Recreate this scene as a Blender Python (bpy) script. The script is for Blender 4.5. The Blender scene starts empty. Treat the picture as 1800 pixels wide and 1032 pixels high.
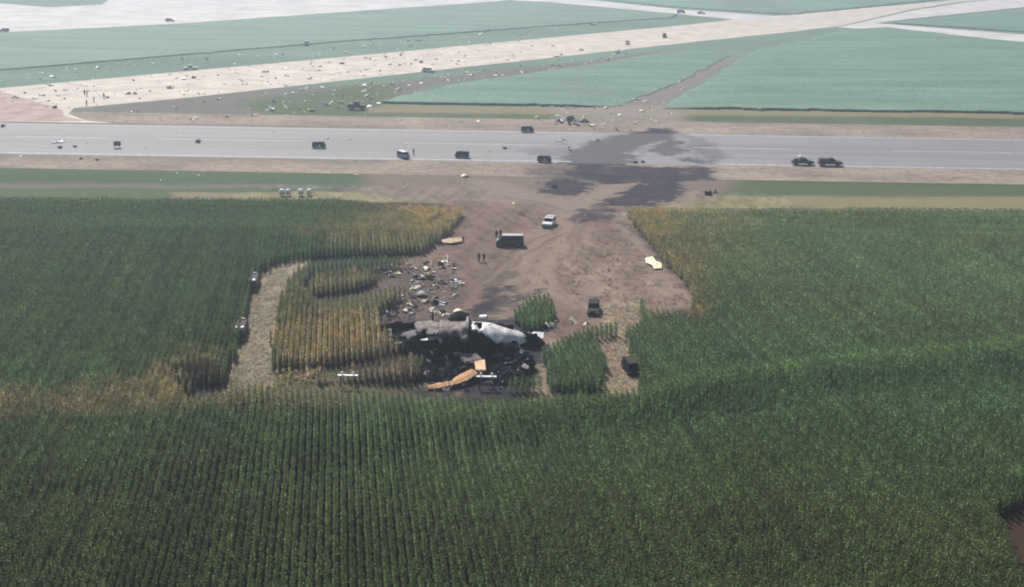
import bpy, bmesh, math, random
import numpy as np
from mathutils import Vector, Matrix

R = math.radians
random.seed(7)
RNG = np.random.default_rng(11)
SC = bpy.context.scene
COL = SC.collection

# ------------------------------------------------------------------ camera
F, YH, H = 2200.0, -150.0, 58.5           # focal length and horizon row in photo pixels, height in metres
ROLL = math.atan(.0162)
PITCH = math.atan((516 - YH) / F * math.cos(ROLL))
cam = bpy.data.cameras.new('camera'); camo = bpy.data.objects.new('camera', cam); COL.objects.link(camo)
camo.location = (0, 0, H)
camo.rotation_euler = (Matrix.Rotation(R(90) - PITCH, 3, 'X') @ Matrix.Rotation(ROLL, 3, 'Z')).to_euler()
cam.sensor_width = 36; cam.lens = F / 1800 * 36; cam.clip_start = 1; cam.clip_end = 20000
SC.camera = camo

# ------------------------------------------------------------------ light
SUN_AZ, SUN_EL = R(-23), R(44)            # behind the scene, a little to the left
w = bpy.data.worlds.new('World'); SC.world = w; w.use_nodes = True
nt = w.node_tree; bg = nt.nodes['Background']
sky = nt.nodes.new('ShaderNodeTexSky'); sky.sky_type = 'NISHITA'; sky.sun_disc = False
sky.sun_elevation = SUN_EL; sky.sun_rotation = SUN_AZ; sky.air_density = 1.3; sky.dust_density = 2.5
nt.links.new(sky.outputs[0], bg.inputs[0]); bg.inputs[1].default_value = .075
sl = bpy.data.lights.new('sun', 'SUN'); sl.energy = 5.0; sl.angle = R(.6); sl.color = (1, .955, .89)
so = bpy.data.objects.new('sun', sl); COL.objects.link(so); so.location = (-200, 400, 500)
sd = Vector((math.sin(SUN_AZ) * math.cos(SUN_EL), math.cos(SUN_AZ) * math.cos(SUN_EL), math.sin(SUN_EL)))
so.rotation_euler = (-sd).to_track_quat('-Z', 'Y').to_euler()
SC.view_settings.view_transform = 'Standard'; SC.view_settings.look = 'None'
SC.view_settings.exposure = 0.16; SC.view_settings.gamma = 1
SC.cycles.max_bounces = 6; SC.cycles.diffuse_bounces = 3; SC.cycles.glossy_bounces = 2
SC.cycles.transmission_bounces = 3; SC.cycles.volume_bounces = 0; SC.cycles.use_denoising = True
SC.cycles.pixel_filter_type = 'BLACKMAN_HARRIS'; SC.cycles.filter_width = 1.9

# ------------------------------------------------------------------ helpers
def at(x, y, z=0.0):
    """photo pixel -> point of the place at height z"""
    u, v = x - 900, 516 - y
    c, s = math.cos(ROLL), math.sin(ROLL)
    u2, v2 = u * c - v * s, u * s + v * c
    dx, dy, dz = u2, F * math.cos(PITCH) + v2 * math.sin(PITCH), -F * math.sin(PITCH) + v2 * math.cos(PITCH)
    t = (H - z) / -dz
    return Vector((dx * t, dy * t, z))

def poly(pts):
    return np.array([at(*p)[:2] for p in pts])

def inside(X, Y, P):
    r = np.zeros(X.shape, bool); n = len(P)
    for i in range(n):
        x0, y0 = P[i]; x1, y1 = P[(i + 1) % n]
        if y0 == y1: continue
        c = ((y0 > Y) != (y1 > Y)) & (X < (x1 - x0) * (Y - y0) / (y1 - y0) + x0)
        r ^= c
    return r

def sdist(X, Y, P, closed=True):
    d = np.full(X.shape, 1e9); n = len(P)
    for i in range(n if closed else n - 1):
        a = P[i]; b = P[(i + 1) % n]; ab = b - a; L = max(1e-9, ab @ ab)
        t = np.clip(((X - a[0]) * ab[0] + (Y - a[1]) * ab[1]) / L, 0, 1)
        d = np.minimum(d, np.hypot(X - a[0] - t * ab[0], Y - a[1] - t * ab[1]))
    return d

def soft(X, Y, P, w):
    """1 inside the polygon, 0 outside, a ramp of width w across its edge"""
    x0, y0 = P.min(0) - w; x1, y1 = P.max(0) + w
    m = np.zeros(X.shape); k = (X > x0) & (X < x1) & (Y > y0) & (Y < y1)
    if k.any():
        d = sdist(X[k], Y[k], P); d = np.where(inside(X[k], Y[k], P), d, -d)
        m[k] = np.clip(d / w + .5, 0, 1)
    return m * m * (3 - 2 * m)

def _hash(ix, iy, s):
    h = (ix.astype(np.int64) * 374761393 + iy.astype(np.int64) * 668265263 + s * 1442695041) & 0x7fffffff
    h = ((h ^ (h >> 13)) * 1274126177) & 0x7fffffff
    return ((h ^ (h >> 16)) & 0xffff) / 65535.0

def noise(X, Y, s=0):
    ix, iy = np.floor(X), np.floor(Y); fx, fy = X - ix, Y - iy
    fx = fx * fx * (3 - 2 * fx); fy = fy * fy * (3 - 2 * fy)
    a, b, c, d = _hash(ix, iy, s), _hash(ix + 1, iy, s), _hash(ix, iy + 1, s), _hash(ix + 1, iy + 1, s)
    return (a * (1 - fx) + b * fx) * (1 - fy) + (c * (1 - fx) + d * fx) * fy

def fbm(X, Y, size, s=0, o=4):
    r = np.zeros(X.shape); a = 1.0; t = 0.0
    for k in range(o):
        r += a * noise(X / size * 2 ** k + 17.3 * k, Y / size * 2 ** k - 9.1 * k, s + k); t += a; a *= .55
    return r / t

def tag(o, label=None, cat=None, group=None, kind=None):
    if label: o['label'] = label
    if cat: o['category'] = cat
    if group: o['group'] = group
    if kind: o['kind'] = kind
    return o

def link(o, parent=None):
    COL.objects.link(o)
    if parent: o.parent = parent
    return o

def empty(name, loc, rz=0.0):
    o = bpy.data.objects.new(name, None); o.location = loc; o.rotation_euler = (0, 0, rz)
    o.empty_display_size = .2
    return link(o)

def mesh_np(name, V, Q, mat, parent=None, smooth=False):
    me = bpy.data.meshes.new(name)
    V = np.asarray(V, np.float32); Q = np.asarray(Q, np.int32); n = Q.shape[1]
    me.vertices.add(len(V)); me.vertices.foreach_set('co', V.ravel())
    me.loops.add(Q.size); me.loops.foreach_set('vertex_index', Q.ravel())
    me.polygons.add(len(Q)); me.polygons.foreach_set('loop_start', np.arange(len(Q), dtype=np.int32) * n)
    if smooth: me.polygons.foreach_set('use_smooth', np.ones(len(Q), bool))
    me.update(calc_edges=True); me.validate()
    me.materials.append(mat)
    return link(bpy.data.objects.new(name, me), parent)

def bm_obj(name, bm, mats, parent=None, smooth=False):
    me = bpy.data.meshes.new(name)
    bmesh.ops.recalc_face_normals(bm, faces=bm.faces)
    bm.to_mesh(me); bm.free()
    for m in (mats if isinstance(mats, (list, tuple)) else [mats]): me.materials.append(m)
    if smooth:
        for p in me.polygons: p.use_smooth = True
    return link(bpy.data.objects.new(name, me), parent)

def copy_tree(o, parent=None):
    c = o.copy(); COL.objects.link(c)
    if parent: c.parent = parent
    for ch in list(o.children): copy_tree(ch, c)
    return c

# --- materials
def material(name, col, rough=.7, var=.25, scale=3.0, metal=0.0, spec=.4, bump=0.0, stretch=(1, 1, 1)):
    m = bpy.data.materials.new(name); m.use_nodes = True; t = m.node_tree; N = t.nodes; L = t.links
    p = N['Principled BSDF']; p.inputs['Roughness'].default_value = rough; p.inputs['Metallic'].default_value = metal
    p.inputs['Specular IOR Level'].default_value = spec
    tc = N.new('ShaderNodeTexCoord'); mp = N.new('ShaderNodeMapping'); mp.inputs['Scale'].default_value = stretch
    n = N.new('ShaderNodeTexNoise'); n.inputs['Scale'].default_value = scale; n.inputs['Detail'].default_value = 5
    L.new(tc.outputs['Object'], mp.inputs[0]); L.new(mp.outputs[0], n.inputs['Vector'])
    r = N.new('ShaderNodeMapRange'); r.inputs[1].default_value = .3; r.inputs[2].default_value = .7
    r.inputs[3].default_value = 1 - var; r.inputs[4].default_value = 1 + var
    L.new(n.outputs['Fac'], r.inputs[0])
    mx = N.new('ShaderNodeMix'); mx.data_type = 'RGBA'; mx.blend_type = 'MULTIPLY'; mx.inputs[0].default_value = 1
    mx.inputs[6].default_value = (*col, 1); L.new(r.outputs[0], mx.inputs[7]); L.new(mx.outputs[2], p.inputs['Base Color'])
    if bump:
        b = N.new('ShaderNodeBump'); b.inputs['Strength'].default_value = bump; b.inputs['Distance'].default_value = .1
        L.new(n.outputs['Fac'], b.inputs['Height']); L.new(b.outputs[0], p.inputs['Normal'])
    return m

def albedo_material(name, rough=.95, fine=4.5, var=.5, spec=.15, bump=.5):
    """ground whose colour comes from the mesh's own soil / grass / soot map, broken up by fine noise"""
    m = bpy.data.materials.new(name); m.use_nodes = True; t = m.node_tree; N = t.nodes; L = t.links
    p = N['Principled BSDF']; p.inputs['Roughness'].default_value = rough; p.inputs['Specular IOR Level'].default_value = spec
    a = N.new('ShaderNodeAttribute'); a.attribute_name = 'albedo'
    tc = N.new('ShaderNodeTexCoord')
    n = N.new('ShaderNodeTexNoise'); n.inputs['Scale'].default_value = fine; n.inputs['Detail'].default_value = 6; n.inputs['Roughness'].default_value = .7
    L.new(tc.outputs['Object'], n.inputs['Vector'])
    r = N.new('ShaderNodeMapRange'); r.inputs[1].default_value = .3; r.inputs[2].default_value = .7
    r.inputs[3].default_value = 1 - var; r.inputs[4].default_value = 1 + var; L.new(n.outputs['Fac'], r.inputs[0])
    mx = N.new('ShaderNodeMix'); mx.data_type = 'RGBA'; mx.blend_type = 'MULTIPLY'; mx.inputs[0].default_value = 1
    L.new(a.outputs['Color'], mx.inputs[6]); L.new(r.outputs[0], mx.inputs[7]); L.new(mx.outputs[2], p.inputs['Base Color'])
    if bump:
        b = N.new('ShaderNodeBump'); b.inputs['Strength'].default_value = bump; b.inputs['Distance'].default_value = .15
        L.new(n.outputs['Fac'], b.inputs['Height']); L.new(b.outputs[0], p.inputs['Normal'])
    return m

def tint_material(name, mul=(1, 1, 1), add=0.0, trans=.25, rough=.5, spec=.35):
    """plant parts: colour carried by each plant"""
    m = bpy.data.materials.new(name); m.use_nodes = True; t = m.node_tree; N = t.nodes; L = t.links
    p = N['Principled BSDF']; p.inputs['Roughness'].default_value = rough; p.inputs['Specular IOR Level'].default_value = spec
    a = N.new('ShaderNodeAttribute'); a.attribute_type = 'INSTANCER'; a.attribute_name = 'tint'
    mx = N.new('ShaderNodeMix'); mx.data_type = 'RGBA'; mx.blend_type = 'MULTIPLY'; mx.inputs[0].default_value = 1
    L.new(a.outputs['Color'], mx.inputs[6]); mx.inputs[7].default_value = (*mul, 1)
    c = mx.outputs[2]
    if add:
        m2 = N.new('ShaderNodeMix'); m2.data_type = 'RGBA'; m2.inputs[0].default_value = add
        L.new(c, m2.inputs[6]); m2.inputs[7].default_value = (.50, .44, .26, 1); c = m2.outputs[2]
    L.new(c, p.inputs['Base Color'])
    if trans:
        tr = N.new('ShaderNodeBsdfTranslucent'); L.new(c, tr.inputs[0])
        ms = N.new('ShaderNodeMixShader'); ms.inputs[0].default_value = trans
        L.new(p.outputs[0], ms.inputs[1]); L.new(tr.outputs[0], ms.inputs[2]); L.new(ms.outputs[0], N['Material Output'].inputs[0])
    return m

def scatter(name, pts, coll, rot, scl, var, tint, mat):
    """many small plants as one stuff object: points that carry their own turn, size, kind and colour"""
    me = bpy.data.meshes.new(name); n = len(pts)
    me.vertices.add(n); me.vertices.foreach_set('co', np.asarray(pts, np.float32).ravel())
    for an, ty, key, d in (('rot', 'FLOAT_VECTOR', 'vector', rot), ('scl', 'FLOAT_VECTOR', 'vector', scl), ('kindno', 'INT', 'value', var)):
        a = me.attributes.new(an, ty, 'POINT'); a.data.foreach_set(key, np.asarray(d, np.int32 if ty == 'INT' else np.float32).ravel())
    a = me.attributes.new('tint', 'FLOAT_COLOR', 'POINT')
    a.data.foreach_set('color', np.concatenate([tint, np.ones((n, 1))], 1).astype(np.float32).ravel())
    me.materials.append(mat)
    o = link(bpy.data.objects.new(name, me))
    g = bpy.data.node_groups.new(name + '_spread', 'GeometryNodeTree')
    g.interface.new_socket('Geometry', in_out='INPUT', socket_type='NodeSocketGeometry')
    g.interface.new_socket('Geometry', in_out='OUTPUT', socket_type='NodeSocketGeometry')
    N, L = g.nodes, g.links
    gi, go = N.new('NodeGroupInput'), N.new('NodeGroupOutput')
    ci = N.new('GeometryNodeCollectionInfo'); ci.inputs['Collection'].default_value = coll
    ci.inputs['Separate Children'].default_value = True; ci.inputs['Reset Children'].default_value = True
    ip = N.new('GeometryNodeInstanceOnPoints'); ip.inputs['Pick Instance'].default_value = True
    def na(an, ty):
        x = N.new('GeometryNodeInputNamedAttribute'); x.data_type = ty; x.inputs['Name'].default_value = an
        return next(s for s in x.outputs if s.enabled and s.name == 'Attribute')
    er = N.new('FunctionNodeEulerToRotation')
    L.new(gi.outputs[0], ip.inputs['Points']); L.new(ci.outputs[0], ip.inputs['Instance'])
    L.new(na('kindno', 'INT'), ip.inputs['Instance Index']); L.new(na('rot', 'FLOAT_VECTOR'), er.inputs[0])
    L.new(er.outputs[0], ip.inputs['Rotation']); L.new(na('scl', 'FLOAT_VECTOR'), ip.inputs['Scale'])
    L.new(ip.outputs[0], go.inputs[0])
    md = o.modifiers.new('spread', 'NODES'); md.node_group = g
    return tag(o, kind='stuff')

# ------------------------------------------------------------------ land forms
CREST = poly([(2400, 545, 2), (1900, 592, 2), (1450, 636, 2), (1255, 660, 2), (1150, 684, 2), (950, 708, 2), (700, 735, 2), (500, 772, 2), (300, 800, 2), (-300, 830, 2)])
def land(X, Y):
    """a low farm terrace in front of the clearing and gentle swells towards the camera"""
    z = np.zeros(X.shape); k = (Y < 200) & (Y > 60) & (np.abs(X) < 260)
    if not k.any(): return z
    x, y = X[k], Y[k]
    yc = np.interp(x, CREST[::-1, 0], CREST[::-1, 1])
    d = (yc - y) * .93
    A = np.clip(.35 + (x + 10) / 45, .4, 1.0)
    st = np.clip(d / 9, 0, 1); st = st * st * (3 - 2 * st)
    h = A * 1.35 * (.5 * np.exp(-(np.maximum(d, 0) / 4.5) ** 2) * np.clip(d / 3 + 1, 0, 1) - .95 * st * np.exp(-np.maximum(d - 9, 0) / 22))
    f = np.clip(d / 14, 0, 1)
    h += f * (fbm(x * .6, y, 19, 5, 2) - .5) * 2.1
    z[k] = h
    return z

# ------------------------------------------------------------------ colours of the open ground (linear albedo)
GRASS = (.055, .095, .04); GRASS2 = (.070, .098, .042); DRYGRASS = (.20, .175, .095); GREYGRASS = (.135, .122, .105)
SOIL = (.145, .098, .080); SOIL2 = (.165, .125, .105); PALESOIL = (.17, .122, .096); STUBBLE = (.27, .215, .15); SOOT = (.022, .020, .032)
UNDER = (.022, .020, .016)  # soil under the corn, blackened to deepen the shade in the furrows
SOOT_AND_SHADE = [  # (outline in photo pixels, strength, edge width m)
    ([(1005, 266), (1050, 246), (1095, 236), (1140, 229), (1160, 225), (1185, 230), (1182, 241), (1150, 248), (1124, 259), (1116, 268), (1106, 290), (1060, 292), (1010, 296), (985, 284)], .92, 2.2),
    ([(1060, 240), (1110, 233), (1180, 224), (1188, 232), (1150, 243), (1110, 246), (1070, 250)], .55, 3),
    ([(1010, 292), (1110, 292), (1240, 293), (1254, 304), (1240, 316), (1150, 322), (1060, 322), (1000, 308)], .80, 3),
    ([(930, 288), (1040, 288), (1100, 316), (1000, 322), (930, 306)], .40, 6),
    ([(1140, 264), (1150, 255), (1168, 246), (1190, 247), (1203, 262), (1196, 271), (1160, 273)], .80, 2.2),
    ([(1166, 246), (1184, 240), (1215, 272), (1198, 270), (1180, 252)], .5, 2),
    ([(1183, 277), (1215, 276), (1246, 289), (1218, 288), (1196, 284)], .68, 2.2),
    ([(1194, 235), (1228, 240), (1256, 256), (1288, 276), (1244, 288), (1226, 272), (1208, 254)], .42, 4),
    ([(900, 262), (980, 258), (1040, 262), (1010, 276), (940, 276)], .30, 4),
    ([(946, 327), (965, 317), (1005, 316), (1046, 324), (1040, 336), (1010, 345), (970, 343)], .82, 1.5),
    ([(1040, 362), (1062, 350), (1108, 330), (1150, 322), (1192, 318), (1204, 332), (1180, 352), (1140, 362), (1080, 364)], .84, 1.6),
    ([(1000, 386), (1018, 369), (1060, 366), (1100, 370), (1075, 378), (1030, 392)], .66, 1.6),
    ([(1100, 372), (1118, 392), (1150, 430), (1205, 492), (1180, 490), (1120, 420), (1095, 392)], .45, 2),
    ([(690, 565), (960, 560), (965, 640), (930, 668), (900, 700), (745, 692), (720, 640), (680, 600)], .82, 3),
    ([(640, 500), (735, 470), (815, 490), (800, 560), (650, 570)], .34, 4),
    ([(830, 540), (850, 515), (885, 498), (905, 525), (870, 560), (835, 560)], .62, 1.6),
    ([(890, 535), (910, 520), (960, 505), (950, 515), (905, 545)], .5, 1),
    ([(318, 660), (402, 650), (402, 690), (320, 692)], .9, 1),  # no soot: shade of the small corn gap painted on the ground
]
SOOT_AND_SHADE = [(poly(p), s, e) for p, s, e in SOOT_AND_SHADE]
PAINT = [  # (outline, colour, edge width m, patchiness)
    ([(-400, 318), (2200, 340), (2200, 350), (-400, 330)], GREYGRASS, 6, .5),
    ([(-400, 329), (600, 332), (600, 352), (-400, 350)], GRASS2, 3, .4),
    ([(300, 338), (640, 338), (900, 350), (900, 365), (600, 352), (300, 350)], DRYGRASS, 3, .5),
    ([(1230, 322), (2200, 330), (2200, 348), (1230, 342)], GRASS2, 4, .4),
    ([(1180, 344), (2200, 350), (2200, 374), (1110, 372)], DRYGRASS, 2.5, .35),
    ([(-400, 212), (130, 195), (420, 158), (640, 150), (760, 136), (1000, 112), (1180, 86), (1110, 110), (760, 150), (640, 200), (-400, 226)], GREYGRASS, 8, .22),
    ([(420, 186), (460, 172), (640, 150), (700, 150), (680, 205), (500, 205)], GRASS2, 12, .35),
    ([(640, 192), (690, 184), (2300, 205), (2300, 214), (640, 200)], DRYGRASS, 8, .4),
    ([(640, 198), (2300, 212), (2300, 230), (640, 208)], GRASS2, 6, .4),
    ([(1080, 188), (1160, 190), (1215, 155), (1300, 96), (1262, 105), (1180, 130)], (.20, .16, .15), 8, .6),
    ([(960, 186), (1200, 186), (1210, 230), (1000, 230)], (.24, .20, .17), 10, .5),
    ([(640, 300), (1300, 318), (1250, 350), (1100, 372), (800, 362), (640, 340)], SOIL2, 8, .5),
    ([(770, 352), (1110, 362), (1150, 420), (1228, 540), (1135, 560), (1060, 620), (905, 620), (880, 700), (730, 700), (640, 570), (660, 500), (735, 440), (800, 380)], SOIL, 3, .35),
    ([(860, 470), (960, 400), (1040, 400), (1060, 470), (980, 540), (870, 520)], PALESOIL, 7, .45),
    ([(1010, 470), (1090, 430), (1215, 520), (1215, 545), (1090, 545), (1010, 540)], (.19, .138, .108), 6, .8),
    ([(1075, 530), (1135, 535), (1135, 600), (1135, 695), (1060, 695), (1050, 600)], STUBBLE, 2, .5),
    ([(460, 468), (490, 456), (560, 448), (540, 470), (500, 500), (480, 690), (395, 690), (430, 540)], STUBBLE, 1.2, .35),
    ([(400, 650), (760, 650), (760, 700), (400, 700)], (.085, .078, .042), 3, .5),
    ([(1720, 895), (1810, 870), (2000, 870), (2000, 1040), (1760, 1000)], (.042, .022, .015), 1.5, .6),
]
PAINT = [(poly(p), c, e, k) for p, c, e, k in PAINT]
def band(pts, wid):
    P = np.array([at(*p)[:2] for p in pts]); return P, wid
TRACKS = [band(p, w_) + (c,) for p, w_, c in [
    ([(1005, 372), (1040, 352), (1078, 332), (1115, 316)], 3.4, (.23, .175, .142)),
    ([(850, 320), (905, 342), (960, 352), (1010, 366)], 4, (.22, .17, .14)),
    ([(880, 560), (900, 500), (950, 420), (1000, 375)], 2.2, (.22, .165, .128)),
    ([(1015, 372), (985, 430), (960, 500), (925, 540)], 2.2, (.235, .175, .135)),
    ([(1090, 375), (1120, 430), (1170, 500)], 1.6, (.22, .17, .135)),
    ([(830, 560), (850, 500), (900, 440), (985, 400)], .45, (.13, .092, .072)), ([(842, 560), (868, 505), (915, 450), (990, 410)], .45, (.13, .092, .072)),
    ([(1020, 372), (1000, 430), (985, 500)], .4, (.14, .10, .08)), ([(1030, 374), (1016, 430), (1003, 500)], .4, (.14, .10, .08)), ([(890, 345), (930, 352), (1000, 372)], .5, (.13, .10, .085)),
    ([(830, 555), (850, 520), (890, 480)], .8, (.10, .075, .06)),
    ([(846, 556), (868, 518), (905, 480)], .8, (.10, .075, .06)),
    ([(455, 470), (432, 560), (408, 670)], .9, (.24, .18, .12)),
    ([(480, 470), (462, 560), (440, 670)], .8, (.24, .20, .13)),
    ([(955, 700), (955, 640), (975, 600)], 1.2, STUBBLE),
]]
def soot(C, X, Y):
    jx = X + (fbm(X * .7, Y, 4, 21, 5) - .5) * 7 + (noise(X * .9, Y * 1.6, 26) - .5) * 3.5; jy = Y + (fbm(X * .7, Y, 4, 33, 5) - .5) * 6 + (noise(X * .9, Y * 1.6, 27) - .5) * 3
    for P, s, e in SOOT_AND_SHADE:
        m = soft(jx, jy, P, e * .8) * min(.97, s * 1.15) * (.42 + 1.05 * fbm(X * .7, Y, 2.6, 45, 5))
        m = np.clip(m * 1.2, 0, .95)[:, None]
        C[:] = C * (1 - m) + np.array(SOOT) * m
    return C

def ground_albedo(X, Y):
    C = np.tile(np.array(GRASS), (len(X), 1))
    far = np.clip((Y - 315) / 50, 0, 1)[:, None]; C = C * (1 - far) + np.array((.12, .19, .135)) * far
    b = fbm(X * .35, Y, 30, 3); C *= (.7 + .6 * b)[:, None]
    jx = X + (fbm(X, Y, 6, 1) - .5) * 4; jy = Y + (fbm(X, Y, 6, 2) - .5) * 4
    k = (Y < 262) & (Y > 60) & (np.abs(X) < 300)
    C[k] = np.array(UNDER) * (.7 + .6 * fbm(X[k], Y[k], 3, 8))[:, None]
    for P, c, e, pt in PAINT:
        m = soft(jx, jy, P, e)
        m = np.clip(m * (1 - pt + 2 * pt * fbm(X * .6, Y, 7, int(abs(P[0, 0] * 10)) % 97)), 0, 1)[:, None]
        C[:] = C * (1 - m) + np.array(c) * m
    # wheel marks and dragged soil in the clearing
    ck = (Y > 150) & (Y < 275) & (np.abs(X) < 60)
    x, y = X[ck], Y[ck]
    s1 = noise((x * .97 - y * .25) / .9, (y * .97 + x * .25) / 16, 61); s2 = noise((x * .93 + y * .36) / .7, (y * .93 - x * .36) / 12, 62)
    dd = fbm(x, y, 5, 64)
    s3 = noise((x * .95 + y * .30) / .6, (y * .95 - x * .30) / 4, 66); s4 = noise(x / 1.1, y / 1.3, 67)
    C[ck] *= np.clip(.15 + .40 * s1 + .38 * s2 + .45 * dd + .34 * s3 + .36 * s4, .35, 1.7)[:, None]
    for P, wid, c in TRACKS:
        d = sdist(jx, jy, P, False); m = np.clip(1.4 - d / wid, 0, 1) * (.6 + .5 * fbm(X, Y, 3, 71)); m = m[:, None]
        C[:] = C * (1 - m) + np.array(c) * m
    return soot(C, X, Y)

def sheet(name, xs, ys, z, colf, mat, keep=None, zf=None):
    X, Y = np.meshgrid(np.array(xs), np.array(ys)); n, mm = X.shape
    x, y = X.ravel(), Y.ravel(); Z = zf(x, y) if zf else np.full(x.shape, z)
    i = np.arange(n * mm).reshape(n, mm)
    Q = np.stack([i[:-1, :-1], i[:-1, 1:], i[1:, 1:], i[1:, :-1]], -1).reshape(-1, 4)
    o = mesh_np(name, np.stack([x, y, Z], 1), Q, mat)
    a = o.data.color_attributes.new('albedo', 'FLOAT_COLOR', 'POINT')
    a.data.foreach_set('color', np.concatenate([colf(x, y), np.ones((len(x), 1))], 1).astype(np.float32).ravel())
    return tag(o, kind='structure')

def steps(*seg):
    r = []
    for a, b, s in seg: r += list(np.arange(a, b, s))
    return r + [seg[-1][1]]

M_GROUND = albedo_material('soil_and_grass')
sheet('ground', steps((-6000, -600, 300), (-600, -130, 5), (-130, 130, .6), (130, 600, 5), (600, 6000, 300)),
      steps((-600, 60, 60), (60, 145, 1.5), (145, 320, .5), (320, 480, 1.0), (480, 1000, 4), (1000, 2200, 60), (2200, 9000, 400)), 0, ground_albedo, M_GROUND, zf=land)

# ------------------------------------------------------------------ runways and taxiways
def slab_paint(base, streak, amp):
    def f(x, y):
        C = np.tile(np.array(base), (len(x), 1))
        s = noise(x / streak[0], y / streak[1], 91) * .5 + noise(x / streak[0] * 3, y / streak[1] * 2.3, 92) * .3 + fbm(x, y, 9, 93) * .2
        C *= (1 - amp / 2 + amp * s)[:, None]
        mid = np.abs(y - (Y0 + Y1) / 2); C *= (1 - .13 * np.exp(-((mid - 4) / 3.5) ** 2) * (.5 + s))[:, None]      # tyre rubber
        return soot(C, x, y)
    return f
Y0, Y1 = at(900, 285.3).y, at(900, 230.5).y
M_ASPHALT = albedo_material('worn_asphalt', rough=.75, fine=.8, var=.07, spec=.35, bump=0)
sheet('runway', steps((-400, -160, 6), (-160, 130, .8), (130, 420, 6)), steps((Y0, Y1, .9)), .012, slab_paint((.205, .195, .205), (70, 1.1), .55), M_ASPHALT)
S0, S1 = at(900, 310).y, at(900, 209).y
def shoulder_paint(x, y):
    C = np.tile(np.array((.27, .215, .175)), (len(x), 1))
    yy = np.abs(y - (Y0 if y.mean() < (Y0 + Y1) / 2 else Y1))
    C *= (.62 + .76 * fbm(x * .5, y, 7, 52))[:, None]
    g = np.clip(1.2 - yy / 6, 0, 1)[:, None] * .5 * (x < -30)[:, None]
    C = C * (1 - g) + np.array(GREYGRASS) * g
    m = np.clip(np.minimum(x + 6, 48 - x) / 16, 0, 1)[:, None] * .25
    C = C * (1 - m) + np.array(SOIL2) * m
    return soot(C, x, y)
def cracked(name):
    m = albedo_material(name, fine=.6, var=.15, bump=0); t = m.node_tree; N, L = t.nodes, t.links
    p = N['Principled BSDF']; src = p.inputs['Base Color'].links[0].from_socket
    tc = N.new('ShaderNodeTexCoord'); nz = N.new('ShaderNodeTexNoise'); nz.inputs['Scale'].default_value = .16; nz.inputs['Detail'].default_value = 4
    va = N.new('ShaderNodeVectorMath'); va.operation = 'SCALE'; va.inputs['Scale'].default_value = 6
    vb = N.new('ShaderNodeVectorMath'); vb.operation = 'ADD'
    L.new(tc.outputs['Object'], nz.inputs['Vector']); L.new(nz.outputs['Color'], va.inputs[0]); L.new(tc.outputs['Object'], vb.inputs[0]); L.new(va.outputs[0], vb.inputs[1])
    br = N.new('ShaderNodeTexVoronoi'); br.feature = 'DISTANCE_TO_EDGE'; br.inputs['Scale'].default_value = .24
    L.new(vb.outputs[0], br.inputs['Vector'])
    r = N.new('ShaderNodeMapRange'); r.inputs[1].default_value = .0; r.inputs[2].default_value = .14; r.inputs[3].default_value = .80; r.inputs[4].default_value = 1.05
    L.new(br.outputs['Distance'], r.inputs[0])
    mx = N.new('ShaderNodeMix'); mx.data_type = 'RGBA'; mx.blend_type = 'MULTIPLY'; mx.inputs[0].default_value = 1
    L.new(src, mx.inputs[6]); L.new(r.outputs[0], mx.inputs[7]); L.new(mx.outputs[2], p.inputs['Base Color'])
    return m
M_CRACK = cracked('cracked_shoulder')
sx = steps((-400, -160, 6), (-160, 130, 1), (130, 420, 6))
sheet('runway_shoulder', sx, steps((S0, Y0 - .05, 1.0)), .008, shoulder_paint, M_CRACK)
sheet('runway_shoulder', sx, steps((Y1 + .05, S1, 1.5)), .008, shoulder_paint, M_CRACK)

def flat_poly(name, pts, z, mat, kind='structure', parent=None):
    bm = bmesh.new(); bm.faces.new([bm.verts.new((p[0], p[1], z)) for p in pts])
    bmesh.ops.triangulate(bm, faces=bm.faces)
    for f in bm.faces:
        if f.normal.z < 0: f.normal_flip()
    me = bpy.data.meshes.new(name); bm.to_mesh(me); bm.free(); me.materials.append(mat)
    o = link(bpy.data.objects.new(name, me), parent)
    if kind: tag(o, kind=kind)
    return o
def concrete(name, col, sc=.25, slabs=6.0, ang=0.0):
    m = material(name, col, rough=.9, var=.16, scale=sc, spec=.2); t = m.node_tree; N, L = t.nodes, t.links
    p = N['Principled BSDF']; src = p.inputs['Base Color'].links[0].from_socket
    tc = N.new('ShaderNodeTexCoord'); mp = N.new('ShaderNodeMapping'); mp.inputs['Rotation'].default_value = (0, 0, ang)
    br = N.new('ShaderNodeTexBrick'); br.offset = 0; br.inputs['Scale'].default_value = 1; br.inputs['Brick Width'].default_value = slabs; br.inputs['Row Height'].default_value = slabs
    br.inputs['Mortar Size'].default_value = .18; br.inputs['Mortar Smooth'].default_value = .6
    br.inputs['Color1'].default_value = (1, 1, 1, 1); br.inputs['Color2'].default_value = (.86, .86, .87, 1); br.inputs['Mortar'].default_value = (.66, .65, .62, 1)
    L.new(tc.outputs['Object'], mp.inputs[0]); L.new(mp.outputs[0], br.inputs['Vector'])
    mx = N.new('ShaderNodeMix'); mx.data_type = 'RGBA'; mx.blend_type = 'MULTIPLY'; mx.inputs[0].default_value = 1
    L.new(src, mx.inputs[6]); L.new(br.outputs['Color'], mx.inputs[7]); L.new(mx.outputs[2], p.inputs['Base Color'])
    return m
ca, cb = at(600, 142), at(1200, 77)
CANG = math.atan2(cb.y - ca.y, cb.x - ca.x)
M_CONC = concrete('old_concrete', (.60, .525, .455), .12, 7.6, -CANG)
M_CONC2 = concrete('pale_concrete', (.60, .57, .55), .05, 12, -CANG)
M_PINK = material('pinkish_concrete', (.36, .255, .225), rough=.9, var=.3, scale=.18)
M_WHITE_LINE = material('runway_paint', (.37, .36, .37), rough=.8, var=.35, scale=.8)
P = lambda pts: [at(*p)[:2] for p in pts]
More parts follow.
